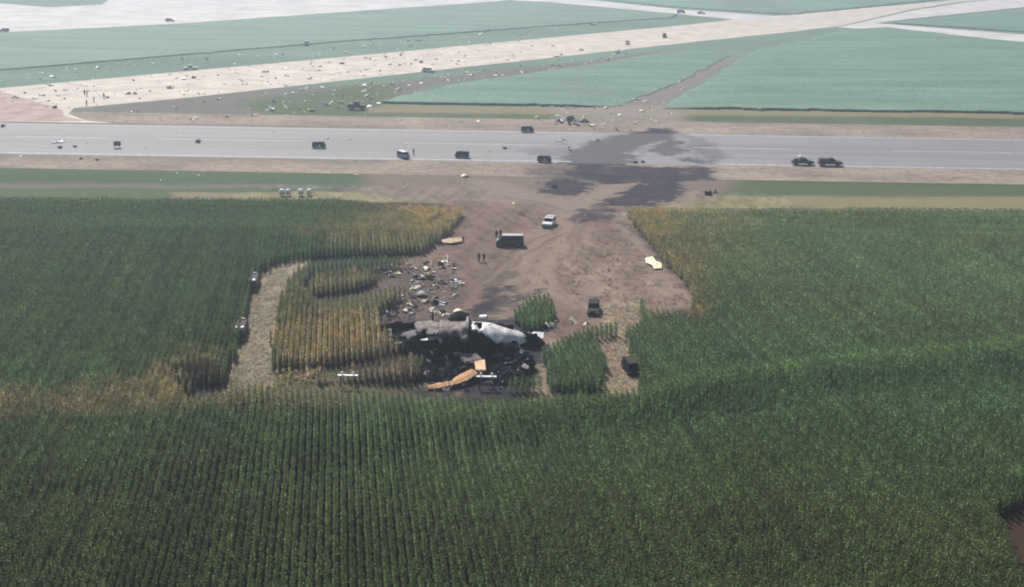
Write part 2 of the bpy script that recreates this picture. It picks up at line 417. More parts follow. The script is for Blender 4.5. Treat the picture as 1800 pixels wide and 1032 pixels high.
flat_poly('cross_runway', P([(-420, 196), (0, 155), (600, 100.5), (1200, 44.5), (1300, 33.5), (1680, 0), (1900, -18), (1905, -12), (1690, 3), (1600, 17), (1480, 45), (1400, 55), (1200, 76), (900, 109), (600, 142), (330, 172), (130, 190), (120, 200), (150, 212), (200, 216.5), (-420, 206.5)]), .02, M_CONC)
flat_poly('paved_junction', P([(-420, 172), (0, 160), (60, 178), (110, 193), (112, 204), (150, 213), (60, 213.5), (-420, 206)]), .034, M_PINK)
flat_poly('parallel_taxiway', P([(1484, 46), (1604, 18.5), (1700, 4), (1830, -8), (2100, -30), (2100, -12), (1800, 12.5), (1600, 33), (1525, 42)]), .016, M_CONC2)
flat_poly('side_taxiway', P([(1470, 47.5), (1535, 40.5), (1800, 61), (2300, 100), (2300, 120), (1800, 74)]), .026, M_CONC2)
flat_poly('apron', P([(-500, 84), (0, 57), (300, 42.5), (600, 21.5), (870, 3), (905, -1), (905, -30), (220, -30), (190, 0), (180, 8), (90, 13), (0, 6), (-500, 0)]), .03, M_CONC2)
flat_poly('thin_taxiway', P([(895, 1.5), (925, -2), (1010, -3), (1200, 17), (1380, 29), (1335, 35), (1305, 36), (1190, 24.5), (960, 3.5)]), .036, M_CONC2)
# painted lines of the runway: edge lines and the dashed centre line
mk = []
def line(x0, y0, x1, y1, wd):
    a, b = at(x0, y0), at(x1, y1); yc = (a.y + b.y) / 2
    mk.append((a.x, b.x, yc - wd / 2, yc + wd / 2))
bm = bmesh.new()
def rect(x0, x1, y0, y1, z=.02):
    bm.faces.new([bm.verts.new(p) for p in ((x0, y0, z), (x1, y0, z), (x1, y1, z), (x0, y1, z))])
yn, yf, ymid = Y0 + 1.4, Y1 - 1.2, at(700, 251).y
for x0, x1 in [(-400, at(1005, 285).x), (at(1265, 290).x, 400)]: rect(x0, x1, yn, yn + 1.1)
for x0, x1 in [(-400, at(1040, 232).x), (at(1210, 236).x, 400)]: rect(x0, x1, yf - .9, yf)
for a, b in [(-330, -100), (0, 175), (270, 535), (710, 960), (1210, 1380), (1545, 1780), (1960, 2200)]:
    rect(at(a, 250).x, at(b, 250).x, ymid - .4, ymid + .4)
bmesh.ops.recalc_face_normals(bm, faces=bm.faces)
tag(bm_obj('runway_markings', bm, M_WHITE_LINE), kind='structure')

# ------------------------------------------------------------------ crops
ROWA = R(-7.9)                                     # the rows lean a little to the left of the view
RU = np.array([math.sin(ROWA), math.cos(ROWA)])    # along a row
RV = np.array([math.cos(ROWA), -math.sin(ROWA)])   # across the rows
T = 2.1
CORN_OUT = poly([(-700, 345, T), (0, 346, T), (600, 349, T), (690, 357, T), (800, 359, T), (1105, 363, T), (1800, 367, T), (2600, 376, T), (2400, 1150), (-600, 1150)])
HOLE = poly([(797, 358, T), (814, 380, 0), (790, 410, 0), (765, 432, 0), (742, 448, 0), (600, 453, 0), (555, 455, 0), (520, 460, 0), (492, 466, 0), (470, 475, 0), (456, 488, 0),
             (444, 510, 0), (426, 580, 0), (410, 640, 0), (397, 668, 0), (400, 674, T), (480, 677, T), (600, 688, T), (740, 690, T), (890, 695, T), (950, 693, T),
             (1065, 693, T), (1130, 684, T), (1128, 670, 0), (1110, 640, 0), (1100, 605, 0), (1106, 592, 0), (1130, 580, 0), (1128, 548, 0), (1137, 538, T), (1214, 546, T),
             (1222, 532, 0), (1196, 490, 0), (1168, 465, 0), (1138, 425, 0), (1112, 397, 0), (1102, 380, 0), (1107, 362, T)])
HOLES = [HOLE,
         poly([(341, 654, T), (405, 651, T), (405, 684, T), (325, 690, T), (317, 672, T), (341, 668, T)]),
         poly([(745, 402, 0), (797, 377, 0), (797, 385, 0), (750, 409, 0)]),
         poly([(445, 466, T), (458, 466, T), (456, 474, T), (445, 474, T)]),
         poly([(1738, 903, 0), (1772, 893, 0), (1812, 878, 0), (2000, 860, 0), (2000, 1025, T), (1795, 990, T), (1766, 942, 0)])]
ISLANDS = [
    poly([(524, 468, T), (550, 457, T), (640, 451, T), (738, 448, T), (742, 466, 0), (690, 474, 0), (640, 477, 0), (580, 481, 0), (540, 488, 0), (534, 522, 0), (545, 530, 0),
          (562, 523, T), (640, 513, T), (680, 504, T), (716, 501, T), (722, 513, 0), (695, 538, 0), (662, 556, 0), (668, 588, 0), (690, 606, 0), (735, 622, 0), (700, 629, 0), (620, 641, 0), (555, 647, 0),
          (470, 654, 0), (474, 630, T), (476, 600, T), (483, 548, T), (493, 508, T), (505, 483, T)]),
    poly([(548, 477, T), (600, 471, T), (662, 467, T), (668, 497, 0), (640, 508, 0), (600, 516, 0), (545, 523, 0)]),
    poly([(556, 650, T), (640, 634, T), (738, 619, T), (738, 672, 0), (715, 677, 0), (620, 673, 0), (560, 670, 0)]),
    poly([(948, 610, T), (985, 594, T), (1030, 571, T), (1085, 561, T), (1089, 592, 0), (1037, 604, 0), (1047, 622, 0), (1063, 650, 0), (1063, 690, 0), (966, 692, 0), (962, 645, 0)]),
    poly([(897, 661, T), (945, 655, T), (950, 692, 0), (890, 691, 0)]),
    poly([(905, 541, T), (925, 521, T), (968, 516, T), (973, 570, 0), (945, 584, 0), (915, 582, 0)]),
]
LODGED = poly([(478, 650, 0), (556, 648, 0), (562, 671, 0), (600, 676, 0), (490, 678, 0)])

def corn_mesh(name, seed, mats):
    r = random.Random(seed); bm = bmesh.new(); h = 2.05
    def tri_tube(a, b, ra, rb, mi):
        va = [bm.verts.new((a[0] + ra * math.cos(q), a[1] + ra * math.sin(q), a[2])) for q in (0, 2.1, 4.2)]
        vb = [bm.verts.new((b[0] + rb * math.cos(q), b[1] + rb * math.sin(q), b[2])) for q in (0, 2.1, 4.2)]
        for i in range(3): bm.faces.new((va[i], va[(i + 1) % 3], vb[(i + 1) % 3], vb[i])).material_index = mi
    lx, ly = r.uniform(-.04, .04), r.uniform(-.04, .04)
    tri_tube((0, 0, 0), (lx, ly, h), .02, .011, 1)
    nl = 14
    az0 = r.uniform(0, 6.28)
    for i in range(nl):
        t = .16 + .80 * i / (nl - 1); z = h * t
        az = az0 + math.pi * i + r.uniform(-.55, .55); L = (.66 - .22 * t) * r.uniform(.85, 1.15); wd = .085 * r.uniform(.85, 1.15)
        up = r.uniform(.85, 1.4) + .15 * t; px, pz = 0., 0.; prev = None; segs = 4
        for s in range(segs + 1):
            q = s / segs; wq = wd * (.55 + 1.8 * q * (1 - q) if s < segs else .12)
            ang = up - 2.05 * q * r.uniform(.85, 1.1)
            if s: px += L / segs * math.cos(ang); pz += L / segs * math.sin(ang)
            tw = r.uniform(-.5, .5)
            cx, cy = lx * t + px * math.cos(az), ly * t + px * math.sin(az)
            ex, ey, ez = -math.sin(az) * math.cos(tw), math.cos(az) * math.cos(tw), math.sin(tw)
            cur = (bm.verts.new((cx + ex * wq, cy + ey * wq, z + pz + ez * wq)), bm.verts.new((cx - ex * wq, cy - ey * wq, z + pz - ez * wq)))
            if prev: bm.faces.new((prev[0], prev[1], cur[1], cur[0])).material_index = 0
            prev = cur
    for i in range(9):                                   # tassel
        az = r.uniform(0, 6.28); sp = .03 if i == 0 else r.uniform(.08, .20); hh = .36 if i == 0 else r.uniform(.12, .30)
        tri_tube((lx, ly, h - .05), (lx + sp * math.cos(az), ly + sp * math.sin(az), h + hh), .026, .016, 2)
    me = bpy.data.meshes.new(name); bm.to_mesh(me); bm.free()
    for m in mats: me.materials.append(m)
    return bpy.data.objects.new(name, me)
M_LEAF = tint_material('corn_leaf', trans=.14, rough=.6, spec=.10); M_STALK = tint_material('corn_stalk', (.9, .85, .6)); M_TASSEL = tint_material('corn_tassel', (1.5, 1.35, 1.5), add=.45, trans=.3)
CORN_KINDS = bpy.data.collections.new('corn_kinds')
for i in range(8): CORN_KINDS.objects.link(corn_mesh('corn_plant_%d' % i, 40 + i, [M_LEAF, M_STALK, M_TASSEL]))

def row_points(U, V, x0, x1, y0, y1, du, dv):
    c = np.array([[x0, y0], [x1, y0], [x1, y1], [x0, y1]]); pu, pv = c @ U, c @ V
    u = np.arange(pu.min(), pu.max(), du); v = np.arange(np.floor(pv.min() / dv) * dv, pv.max(), dv)
    A, B = np.meshgrid(u, v); A = A.ravel() + RNG.uniform(-.09, .09, A.size); B = B.ravel() + RNG.normal(0, .025, B.size)
    return A[:, None] * U + B[:, None] * V
HEAD = at(300, 398, T).y
pa = row_points(RU, RV, -135, 135, 92, HEAD + 3, .24, .76)
pb = row_points(np.array([1., 0]), np.array([0, 1.]), -150, 150, HEAD - 3, 270, .27, .76)
fa = HEAD + (fbm(pa[:, 0], pa[:, 0] * 0, 14, 77) - .5) * 1.5; fb = HEAD + (fbm(pb[:, 0], pb[:, 0] * 0, 14, 77) - .5) * 1.5
pts = np.concatenate([pa[pa[:, 1] < fa], pb[pb[:, 1] >= fb]])
X, Y = pts.T
k = (np.abs(X) < Y * .44 + 9) & inside(X, Y, CORN_OUT); X, Y = X[k], Y[k]
jx = X + (noise(X / 1.5, Y / 1.5, 5) - .5) * .9; jy = Y + (noise(X / 1.5, Y / 1.5, 6) - .5) * .9
gone = np.zeros(len(X), bool)
for h in HOLES: gone |= inside(jx, jy, h)
isl = np.full(len(X), -1)
for i, q in enumerate(ISLANDS): isl[gone & inside(jx, jy, q)] = i
lod = gone & (isl < 0) & inside(jx, jy, LODGED) & (RNG.random(len(X)) < .8)
keep = ((~gone) | (isl >= 0) | lod) & (RNG.random(len(X)) > .035)
X, Y, isl, lod = X[keep], Y[keep], isl[keep], lod[keep]
N_ = len(X)
# plant colours: green, olive, dried by the fire, one gap rim blackened as shade
GREEN = np.array((.122, .238, .098)); OLIVE = np.array((.160, .198, .060)); TAN = np.array((.45, .36, .19)); BROWN = np.array((.25, .19, .14))
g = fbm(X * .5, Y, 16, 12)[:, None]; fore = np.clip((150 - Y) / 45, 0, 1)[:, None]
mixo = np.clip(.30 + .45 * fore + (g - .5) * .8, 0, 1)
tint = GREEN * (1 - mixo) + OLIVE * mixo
yy = np.clip((Y - 150) / 60, 0, 1)[:, None]; rgt = np.clip((X - 5) / 30, 0, 1)[:, None] * (isl < 0)[:, None]
tint *= 1 + yy * rgt * np.array((.60, .40, .72))                       # thinner, paler stand on the right
DRY_AND_SHADE = [([(-300, 700), (0, 690), (180, 668), (300, 630), (400, 610), (420, 660), (500, 672), (620, 684), (610, 702), (400, 708), (150, 726), (-300, 735)], TAN, 8, .72),
       ([(470, 565), (560, 545), (660, 545), (700, 575), (740, 630), (740, 650), (470, 650)], TAN * 1.15, 6, .95),
       ([(470, 500), (720, 490), (720, 530), (640, 560), (480, 560)], TAN, 4, .45),
       ([(545, 474), (670, 466), (670, 510), (545, 520)], TAN, 3, .6),
       ([(545, 625), (640, 612), (740, 600), (740, 690), (545, 690)], BROWN, 3, .95),
       ([(520, 400), (640, 385), (640, 354), (840, 354), (840, 470), (735, 450), (640, 440)], TAN, 9, .62),
       ([(700, 354), (820, 354), (815, 385), (740, 405), (690, 372)], TAN * 1.25, 4, .85),
       ([(1085, 360), (1240, 360), (1200, 372), (1165, 400), (1200, 450), (1232, 500), (1230, 545), (1200, 545), (1100, 400)], TAN * 1.1, 5, .85),
       ([(1090, 355), (1330, 360), (1300, 420), (1215, 470), (1150, 420)], TAN, 14, .42),
       ([(338, 653), (405, 649), (404, 668), (345, 671), (316, 680), (318, 669)], TAN * .10, 1, 1.0),  # shaded wall of the small gap, painted black into the plants
       ([(1120, 528), (1230, 528), (1232, 552), (1120, 552)], TAN * 1.1, 1.5, .6)]
jx = X + (fbm(X, Y, 4, 14) - .5) * 12; jy = Y + (fbm(X, Y, 4, 15) - .5) * 12
for p, c, e, s in DRY_AND_SHADE:
    m = np.clip(soft(jx, jy, poly([(*q, 1.6) for q in p]), e) * s * (.45 + 1.0 * fbm(X, Y, 2.2, 16)) + RNG.normal(0, .10, N_) * (soft(jx, jy, poly([(*q, 1.6) for q in p]), e) > .05), 0, 1)[:, None]
    tint = tint * (1 - m) + c * m
tint *= (1 + RNG.normal(0, .11, (N_, 1))).clip(.55, 1.6) * (.80 + .42 * fbm(X * .7, Y, 7, 18))[:, None]
tint *= 1 + RNG.normal(0, .05, (N_, 3))
tint *= 1 + np.clip(1 - np.abs((np.interp(X, CREST[::-1, 0], CREST[::-1, 1]) - Y) + 1) / 5, 0, 1)[:, None] * np.array((.20, .20, .0)) * np.clip((X + 20) / 40, 0, 1)[:, None]   # yellower tint paints in the sunlit look of the terrace ridge
tint *= 1 - .30 * fore  # nearest corn darkened in its colour, as lens vignetting would
vig = noise((X * RU[0] + Y * RU[1]) / .62, np.round((X * RV[0] + Y * RV[1]) / .76), 23)   # stands of stronger and weaker plants along each row
tint *= (.70 + .60 * vig)[:, None]
rown = np.where(Y < HEAD, np.round((X * RV[0] + Y * RV[1]) / .76), np.round(Y / .76))
rowv = noise(np.where(Y < HEAD, X * RU[0] + Y * RU[1], X) / 22, rown * 1.0, 29)       # some rows stand stronger than their neighbours
tint *= (.74 + .52 * rowv)[:, None]
hs = (.92 + .30 * (fbm(X * .4, Y, 11, 19) - .5) + .10 * (fbm(X, Y, 3, 22) - .5) + .18 * (vig - .5) + .13 * (rowv - .5)) * RNG.normal(1, .04, N_)
hs = np.where(lod, hs * .35, hs).clip(.25, 1.35)
scl = np.stack([hs.clip(.55, 2) ** .5 * .78] * 2 + [hs], 1)
rot = np.stack([RNG.normal(0, .035, N_), RNG.normal(0, .035, N_), RNG.uniform(0, 6.28, N_)], 1)
rot[lod, 0] = RNG.normal(0, 1.0, lod.sum())
Z = land(X, Y)
var = RNG.integers(0, 8, N_)
PTS = np.stack([X, Y, Z], 1)
def corn(name, k, label, cat='corn'):
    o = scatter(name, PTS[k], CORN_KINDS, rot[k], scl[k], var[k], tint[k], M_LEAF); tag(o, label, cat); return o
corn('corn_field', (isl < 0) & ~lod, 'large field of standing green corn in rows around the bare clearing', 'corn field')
for i, (nm, lb) in enumerate([
        ('corn_patch', 'hooked patch of corn, green to tan, beside the pale stubble path'),
        ('corn_patch', 'oval block of yellowing corn ringed by a mown lane'),
        ('corn_patch', 'brown scorched strip of corn behind the barricade left of the wreck'),
        ('corn_patch', 'green block of corn between the wreck and the short stubble strip'),
        ('corn_patch', 'small low clump of corn just below the crumpled end of the wreck'),
        ('corn_patch', 'small green clump of corn standing in the dirt behind the white wreck skin')]):
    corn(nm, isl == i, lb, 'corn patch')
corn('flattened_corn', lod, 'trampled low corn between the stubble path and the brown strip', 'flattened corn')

# pale stalks lying on the stubble
def straw_mesh(name, seed):
    r = random.Random(seed); bm = bmesh.new()
    for i in range(7):
        a = r.uniform(-.5, .5) + (0 if r.random() < .7 else 1.4); x, y = r.uniform(-.5, .5), r.uniform(-.5, .5); L = r.uniform(.25, .6); wd = r.uniform(.02, .05)
        dx, dy = math.sin(a) * L, math.cos(a) * L; nx, ny = math.cos(a) * wd, -math.sin(a) * wd; z0, z1 = r.uniform(.02, .1), r.uniform(.02, .22)
        bm.faces.new([bm.verts.new(p) for p in ((x - nx, y - ny, z0), (x + nx, y + ny, z0), (x + dx + nx, y + dy + ny, z1), (x + dx - nx, y + dy - ny, z1))])
    me = bpy.data.meshes.new(name); bm.to_mesh(me); bm.free(); me.materials.append(M_STRAW)
    return bpy.data.objects.new(name, me)
M_STRAW = tint_material('dry_straw', trans=.15, rough=.8, spec=.1)
STRAW = bpy.data.collections.new('straw_kinds')
for i in range(4): STRAW.objects.link(straw_mesh('straw_%d' % i, 70 + i))
sp, stt = [], []
for P_, n, c in [(poly([(455, 460), (508, 458), (478, 685), (395, 685), (440, 500)]), 1100, (.33, .28, .195)),
                 (poly([(1075, 535), (1135, 540), (1132, 600), (1132, 690), (1062, 690), (1052, 600)]), 600, (.36, .28, .20)),
                 (poly([(1000, 470), (1080, 400), (1220, 535), (1130, 550), (1010, 545)]), 220, (.22, .165, .125)),
                 (poly([(780, 380), (1100, 375), (1170, 480), (960, 560), (820, 540), (740, 440)]), 150, (.22, .165, .125)),
                 (poly([(400, 650), (750, 655), (750, 690), (400, 690)]), 160, (.20, .18, .09))]:
    lo, hi = P_.min(0), P_.max(0); q = RNG.uniform(lo, hi, (n * 4, 2)); q = q[inside(q[:, 0], q[:, 1], P_)][:n]
    sp.append(q); stt.append(np.array(c) * RNG.uniform(.5, 1.35, (len(q), 1)) * (1 + RNG.normal(0, .06, (len(q), 3))))
sp = np.concatenate(sp); stt = np.concatenate(stt); n = len(sp)
kk = ~np.any([inside(sp[:, 0], sp[:, 1], q) for q in ISLANDS], 0); sp, stt = sp[kk], stt[kk]; n = len(sp)
tag(scatter('stubble', np.concatenate([sp, np.zeros((n, 1))], 1), STRAW, np.stack([np.zeros(n), np.zeros(n), RNG.normal(-ROWA, .5, n)], 1), np.repeat(RNG.uniform(.7, 1.7, (n, 1)), 3, 1), RNG.integers(0, 4, n), stt, M_STRAW),
    'pale broken corn stalks strewn over the clearing and the mown paths', 'stubble')

# low crop fields beyond the runway
def crop_material(name, col):
    m = material(name, col, rough=.85, var=.22, scale=.07, spec=.15, stretch=(.22, 1, 1)); t = m.node_tree; N, L = t.nodes, t.links
    p = N['Principled BSDF']; src = p.inputs['Base Color'].links[0].from_socket
    tc = N.new('ShaderNodeTexCoord'); n = N.new('ShaderNodeTexNoise'); n.inputs['Scale'].default_value = 1.1; n.inputs['Detail'].default_value = 5
    L.new(tc.outputs['Object'], n.inputs['Vector'])
    r = N.new('ShaderNodeMapRange'); r.inputs[1].default_value = .3; r.inputs[2].default_value = .7; r.inputs[3].default_value = .7; r.inputs[4].default_value = 1.3
    L.new(n.outputs['Fac'], r.inputs[0])
    mx = N.new('ShaderNodeMix'); mx.data_type = 'RGBA'; mx.blend_type = 'MULTIPLY'; mx.inputs[0].default_value = 1
    L.new(src, mx.inputs[6]); L.new(r.outputs[0], mx.inputs[7]); L.new(mx.outputs[2], p.inputs['Base Color'])
    b = N.new('ShaderNodeBump'); b.inputs['Strength'].default_value = .8; b.inputs['Distance'].default_value = .5
    L.new(n.outputs['Fac'], b.inputs['Height']); L.new(b.outputs[0], p.inputs['Normal'])
    return m
M_CROP = crop_material('crop_leaves', (.135, .22, .165))  # leaf colour paled to carry part of the distant haze
TRAIL = [poly(p) for p in ([(1083, 188.5), (1205, 140), (1282, 98)], [(1158, 191), (1240, 145), (1300, 104), (1330, 88), (1420, 70)])]
def crop(name, pts, h, ds, label, ang=0.0):
    Pg = poly([(x, y) for x, y in pts]); c, s = math.cos(ang), math.sin(ang)
    Q = Pg @ np.array([[c, -s], [s, c]])
    xs = np.arange(Q[:, 0].min(), Q[:, 0].max(), ds); ys = np.arange(Q[:, 1].min(), Q[:, 1].max(), ds)
    CX, CY = np.meshgrid(xs + ds / 2, ys + ds / 2)
    m = inside(CX + (noise(CX / 6, CY / 6, 3) - .5) * 2.2, CY + (noise(CX / 6, CY / 6, 4) - .5) * 2.2, Q)
    nx, ny = len(xs), len(ys)
    VX, VY = np.meshgrid(np.append(xs, xs[-1] + ds), np.append(ys, ys[-1] + ds))
    vz = h * (.86 + .30 * (fbm(VX * .4, VY, 9, 7, 3) - .5) + .26 * (RNG.random(VX.shape) - .5))
    TX, TY = VX * c - VY * s, VX * s + VY * c
    vz = vz * np.clip(np.minimum(*[sdist(TX, TY, q, False) for q in TRAIL]) / 14, .12, 1)
    VX = VX + RNG.uniform(-.3, .3, VX.shape) * ds; VY = VY + RNG.uniform(-.3, .3, VY.shape) * ds
    top = np.arange(VX.size).reshape(VX.shape); low = top + VX.size
    q = np.stack([top[:-1, :-1], top[:-1, 1:], top[1:, 1:], top[1:, :-1]], -1)[m]
    mp = np.pad(m, 1); sides = []
    for (dj, di, a, b) in ((-1, 0, (0, 0), (0, 1)), (1, 0, (1, 1), (1, 0)), (0, -1, (1, 0), (0, 0)), (0, 1, (0, 1), (1, 1))):
        e = m & ~mp[1 + dj:1 + dj + ny, 1 + di:1 + di + nx]; j, i = np.nonzero(e)
        sides.append(np.stack([top[j + a[0], i + a[1]], low[j + a[0], i + a[1]], low[j + b[0], i + b[1]], top[j + b[0], i + b[1]]], -1))
    q = np.concatenate([q] + sides)
    wx, wy = VX.ravel() * c - VY.ravel() * s, VX.ravel() * s + VY.ravel() * c
    V = np.concatenate([np.stack([wx, wy, vz.ravel()], 1), np.stack([wx, wy, vz.ravel() * 0], 1)])
    used, inv = np.unique(q, return_inverse=True)
    o = mesh_np(name, V[used], inv.reshape(-1, 4), M_CROP)
    return tag(o, label, 'crop field', kind='stuff')
ea, eb = at(0, 123), at(600, 73); EANG = math.atan2(eb.y - ea.y, eb.x - ea.x)
crop('crop_field', [(-380, 150), (0, 124), (600, 74), (1000, 44), (1180, 32), (1190, 26.5), (1000, 10), (940, 5), (905, 4), (870, 5), (600, 23.5), (300, 44.5), (0, 59), (-380, 79)], .38, 2.2, 'long teal green crop field between the pale apron and the old runway', EANG)
crop('crop_field', [(672, 182), (690, 176), (830, 146), (900, 137), (1000, 122), (1150, 98), (1250, 92), (1282, 98), (1205, 140), (1083, 188.5), (900, 186), (760, 184)], .75, 1.2, 'crop field wedge between the old runway and the debris trail')
crop('crop_field', [(1158, 191), (1240, 145), (1300, 104), (1330, 88), (1420, 70), (1500, 53), (1560, 50), (1800, 77), (2300, 122), (2300, 212), (1800, 201)], .75, 1.5, 'wide crop field on the far side of the debris trail below the side taxiway')
crop('crop_field', [(1570, 41), (1800, 18), (2100, -4), (2100, 78), (1800, 57)], .5, 3.0, 'narrow crop triangle between the two pale taxiways')
crop('crop_field', [(1030, -3), (1200, 14), (1390, 26), (1640, 1), (1900, -26), (1700, -40), (1100, -40)], .4, 4.5, 'farthest crop field beyond the junction of runway and taxiway')

# @@BEGIN
# ------------------------------------------------------------------ materials of the things
def pm(name, col, rough=.55, metal=0.0, var=.2, scale=2.5, spec=.4, bump=0.0):
    return material(name, col, rough, var, scale, metal, spec, bump)
M_GLASS = pm('dark_glass', (.02, .024, .03), .12, var=.05, spec=.5)
M_TYRE = pm('tyre_rubber', (.02, .02, .021), .9)
M_RIM = pm('wheel_steel', (.28, .28, .28), .5, .4)
M_LAMP = pm('lamp_glass', (.75, .75, .72), .2)
M_REDLAMP = pm('red_lamp', (.4, .03, .02), .3)
M_TRIM = pm('dark_trim', (.03, .03, .032), .6)
M_SKIN_SOOTY = pm('sooty_aluminium', (.15, .122, .118), .7, .1, .8, 1.4, bump=.5)
M_SKIN_PALE = pm('pale_aluminium', (.62, .60, .58), .5, .1, .5, 1.1, bump=.3)
M_BURNT = pm('burnt_metal', (.011, .010, .015), .9, 0, .6, 1.6, .08, .5)
M_BURNT2 = pm('scorched_blue_metal', (.030, .032, .052), .6, .1, .6, 2.0, .3, .5)
M_ASHGREY = pm('ash_grey_metal', (.17, .165, .17), .6, .2, .5, 2.0)
M_WHITEP = pm('white_painted_metal', (.86, .86, .85), .5, 0, .12, 1.5)
M_CREAM = pm('cream_panel', (.78, .70, .46), .6, 0, .15, 1.5)
M_YELLOW = pm('yellow_fabric', (.70, .50, .16), .75, 0, .25, 1.5)
M_ORANGE = pm('tan_orange_fabric', (.86, .54, .31), .75, 0, .18, .9, .2)
M_TANP = pm('tan_panel', (.45, .30, .19), .7, 0, .3, 1.5)
M_BLUEP = pm('pale_blue_lining', (.25, .45, .58), .6, 0, .3, 2)
M_EARTH = pm('turned_earth', (.13, .09, .07), .95, 0, .4, 1.5, .1, .5)

# ------------------------------------------------------------------ vehicles
KINDS = {
    'van': dict(W=1.95, taper=.09, tz=1.1, prof=[(-2.5, .38), (-2.52, 1.1), (-2.46, 1.98), (-2.3, 2.1), (1.25, 2.1), (1.45, 2.03), (2.02, 1.28), (2.5, 1.12), (2.56, .7), (2.5, .38)],
                ws=((1.47, 1.97), (2.0, 1.32)), side=[[(.75, 1.3), (1.75, 1.3), (1.35, 1.88), (.75, 1.9)], [(-2.2, 1.3), (.6, 1.3), (.6, 1.9), (-2.2, 1.9)]], rear=((-2.5, 1.35), (-2.48, 1.9)), wx=(-1.6, 1.6), wr=.36, hz=.85),
    'wagon': dict(W=1.9, taper=.2, tz=.95, prof=[(-2.4, .36), (-2.44, .95), (-2.25, 1.6), (-2.1, 1.74), (.2, 1.74), (.42, 1.66), (1.0, 1.06), (2.3, .92), (2.44, .75), (2.42, .36)],
                  ws=((.45, 1.62), (.97, 1.1)), side=[[(-2.0, 1.1), (-.9, 1.1), (-.9, 1.62), (-1.9, 1.62)], [(-.8, 1.1), (.8, 1.1), (.35, 1.62), (-.8, 1.62)]], rear=((-2.4, 1.1), (-2.27, 1.56)), wx=(-1.45, 1.5), wr=.34, hz=.75),
    'pickup': dict(W=2.0, taper=.2, tz=1.1, prof=[(-2.7, .5), (-2.7, 1.12), (-.72, 1.12), (-.66, 1.75), (-.5, 1.86), (.45, 1.86), (.62, 1.78), (1.1, 1.18), (2.5, 1.04), (2.66, .85), (2.66, .5)],
                   ws=((.64, 1.75), (1.07, 1.22)), side=[[(-.55, 1.2), (.9, 1.2), (.5, 1.74), (-.5, 1.74)]], rear=((-.7, 1.25), (-.675, 1.7)), wx=(-1.7, 1.65), wr=.4, hz=.85),
    'rescue': dict(W=2.5, taper=-.035, tz=.6, prof=[(-2.9, .5), (-2.9, 2.45), (-2.8, 2.6), (1.1, 2.6), (1.45, 2.5), (1.9, 1.65), (2.9, 1.45), (3.0, .9), (2.95, .5)],
                   ws=((1.47, 2.42), (1.86, 1.72)), side=[[(.5, 1.6), (1.65, 1.6), (1.35, 2.3), (.5, 2.3)]], rear=((-2.915, 1.5), (-2.915, 2.2)), wx=(-1.8, 2.0), wr=.5, hz=1.05),
    'army': dict(W=2.3, taper=.05, tz=1.3, prof=[(-2.8, .75), (-2.8, 1.7), (-2.7, 1.75), (-.9, 1.75), (-.9, 2.5), (-.75, 2.6), (.3, 2.6), (.45, 2.5), (.75, 1.75), (2.6, 1.45), (2.75, 1.2), (2.75, .75)],
                 ws=((.47, 2.42), (.72, 1.82)), side=[[(-.6, 1.75), (.55, 1.75), (.35, 2.4), (-.6, 2.4)]], rear=((-.912, 1.85), (-.912, 2.4)), wx=(-1.7, 1.7), wr=.55, hz=1.2),
    'round': dict(W=2.0, taper=.16, tz=1.0, prof=[(-2.5, .4), (-2.52, 1.3), (-2.4, 1.9), (-2.1, 2.12), (1.2, 2.16), (1.7, 2.05), (2.1, 1.6), (2.35, 1.1), (2.42, .7), (2.4, .4)],
                  ws=((1.8, 1.95), (2.24, 1.32)), side=[[(-2.1, 1.3), (.5, 1.3), (.5, 1.85), (-2.0, 1.85)], [(.65, 1.3), (1.9, 1.3), (1.5, 1.85), (.65, 1.85)]], rear=((-2.5, 1.4), (-2.42, 1.85)), wx=(-1.6, 1.6), wr=.36, hz=.8),
}
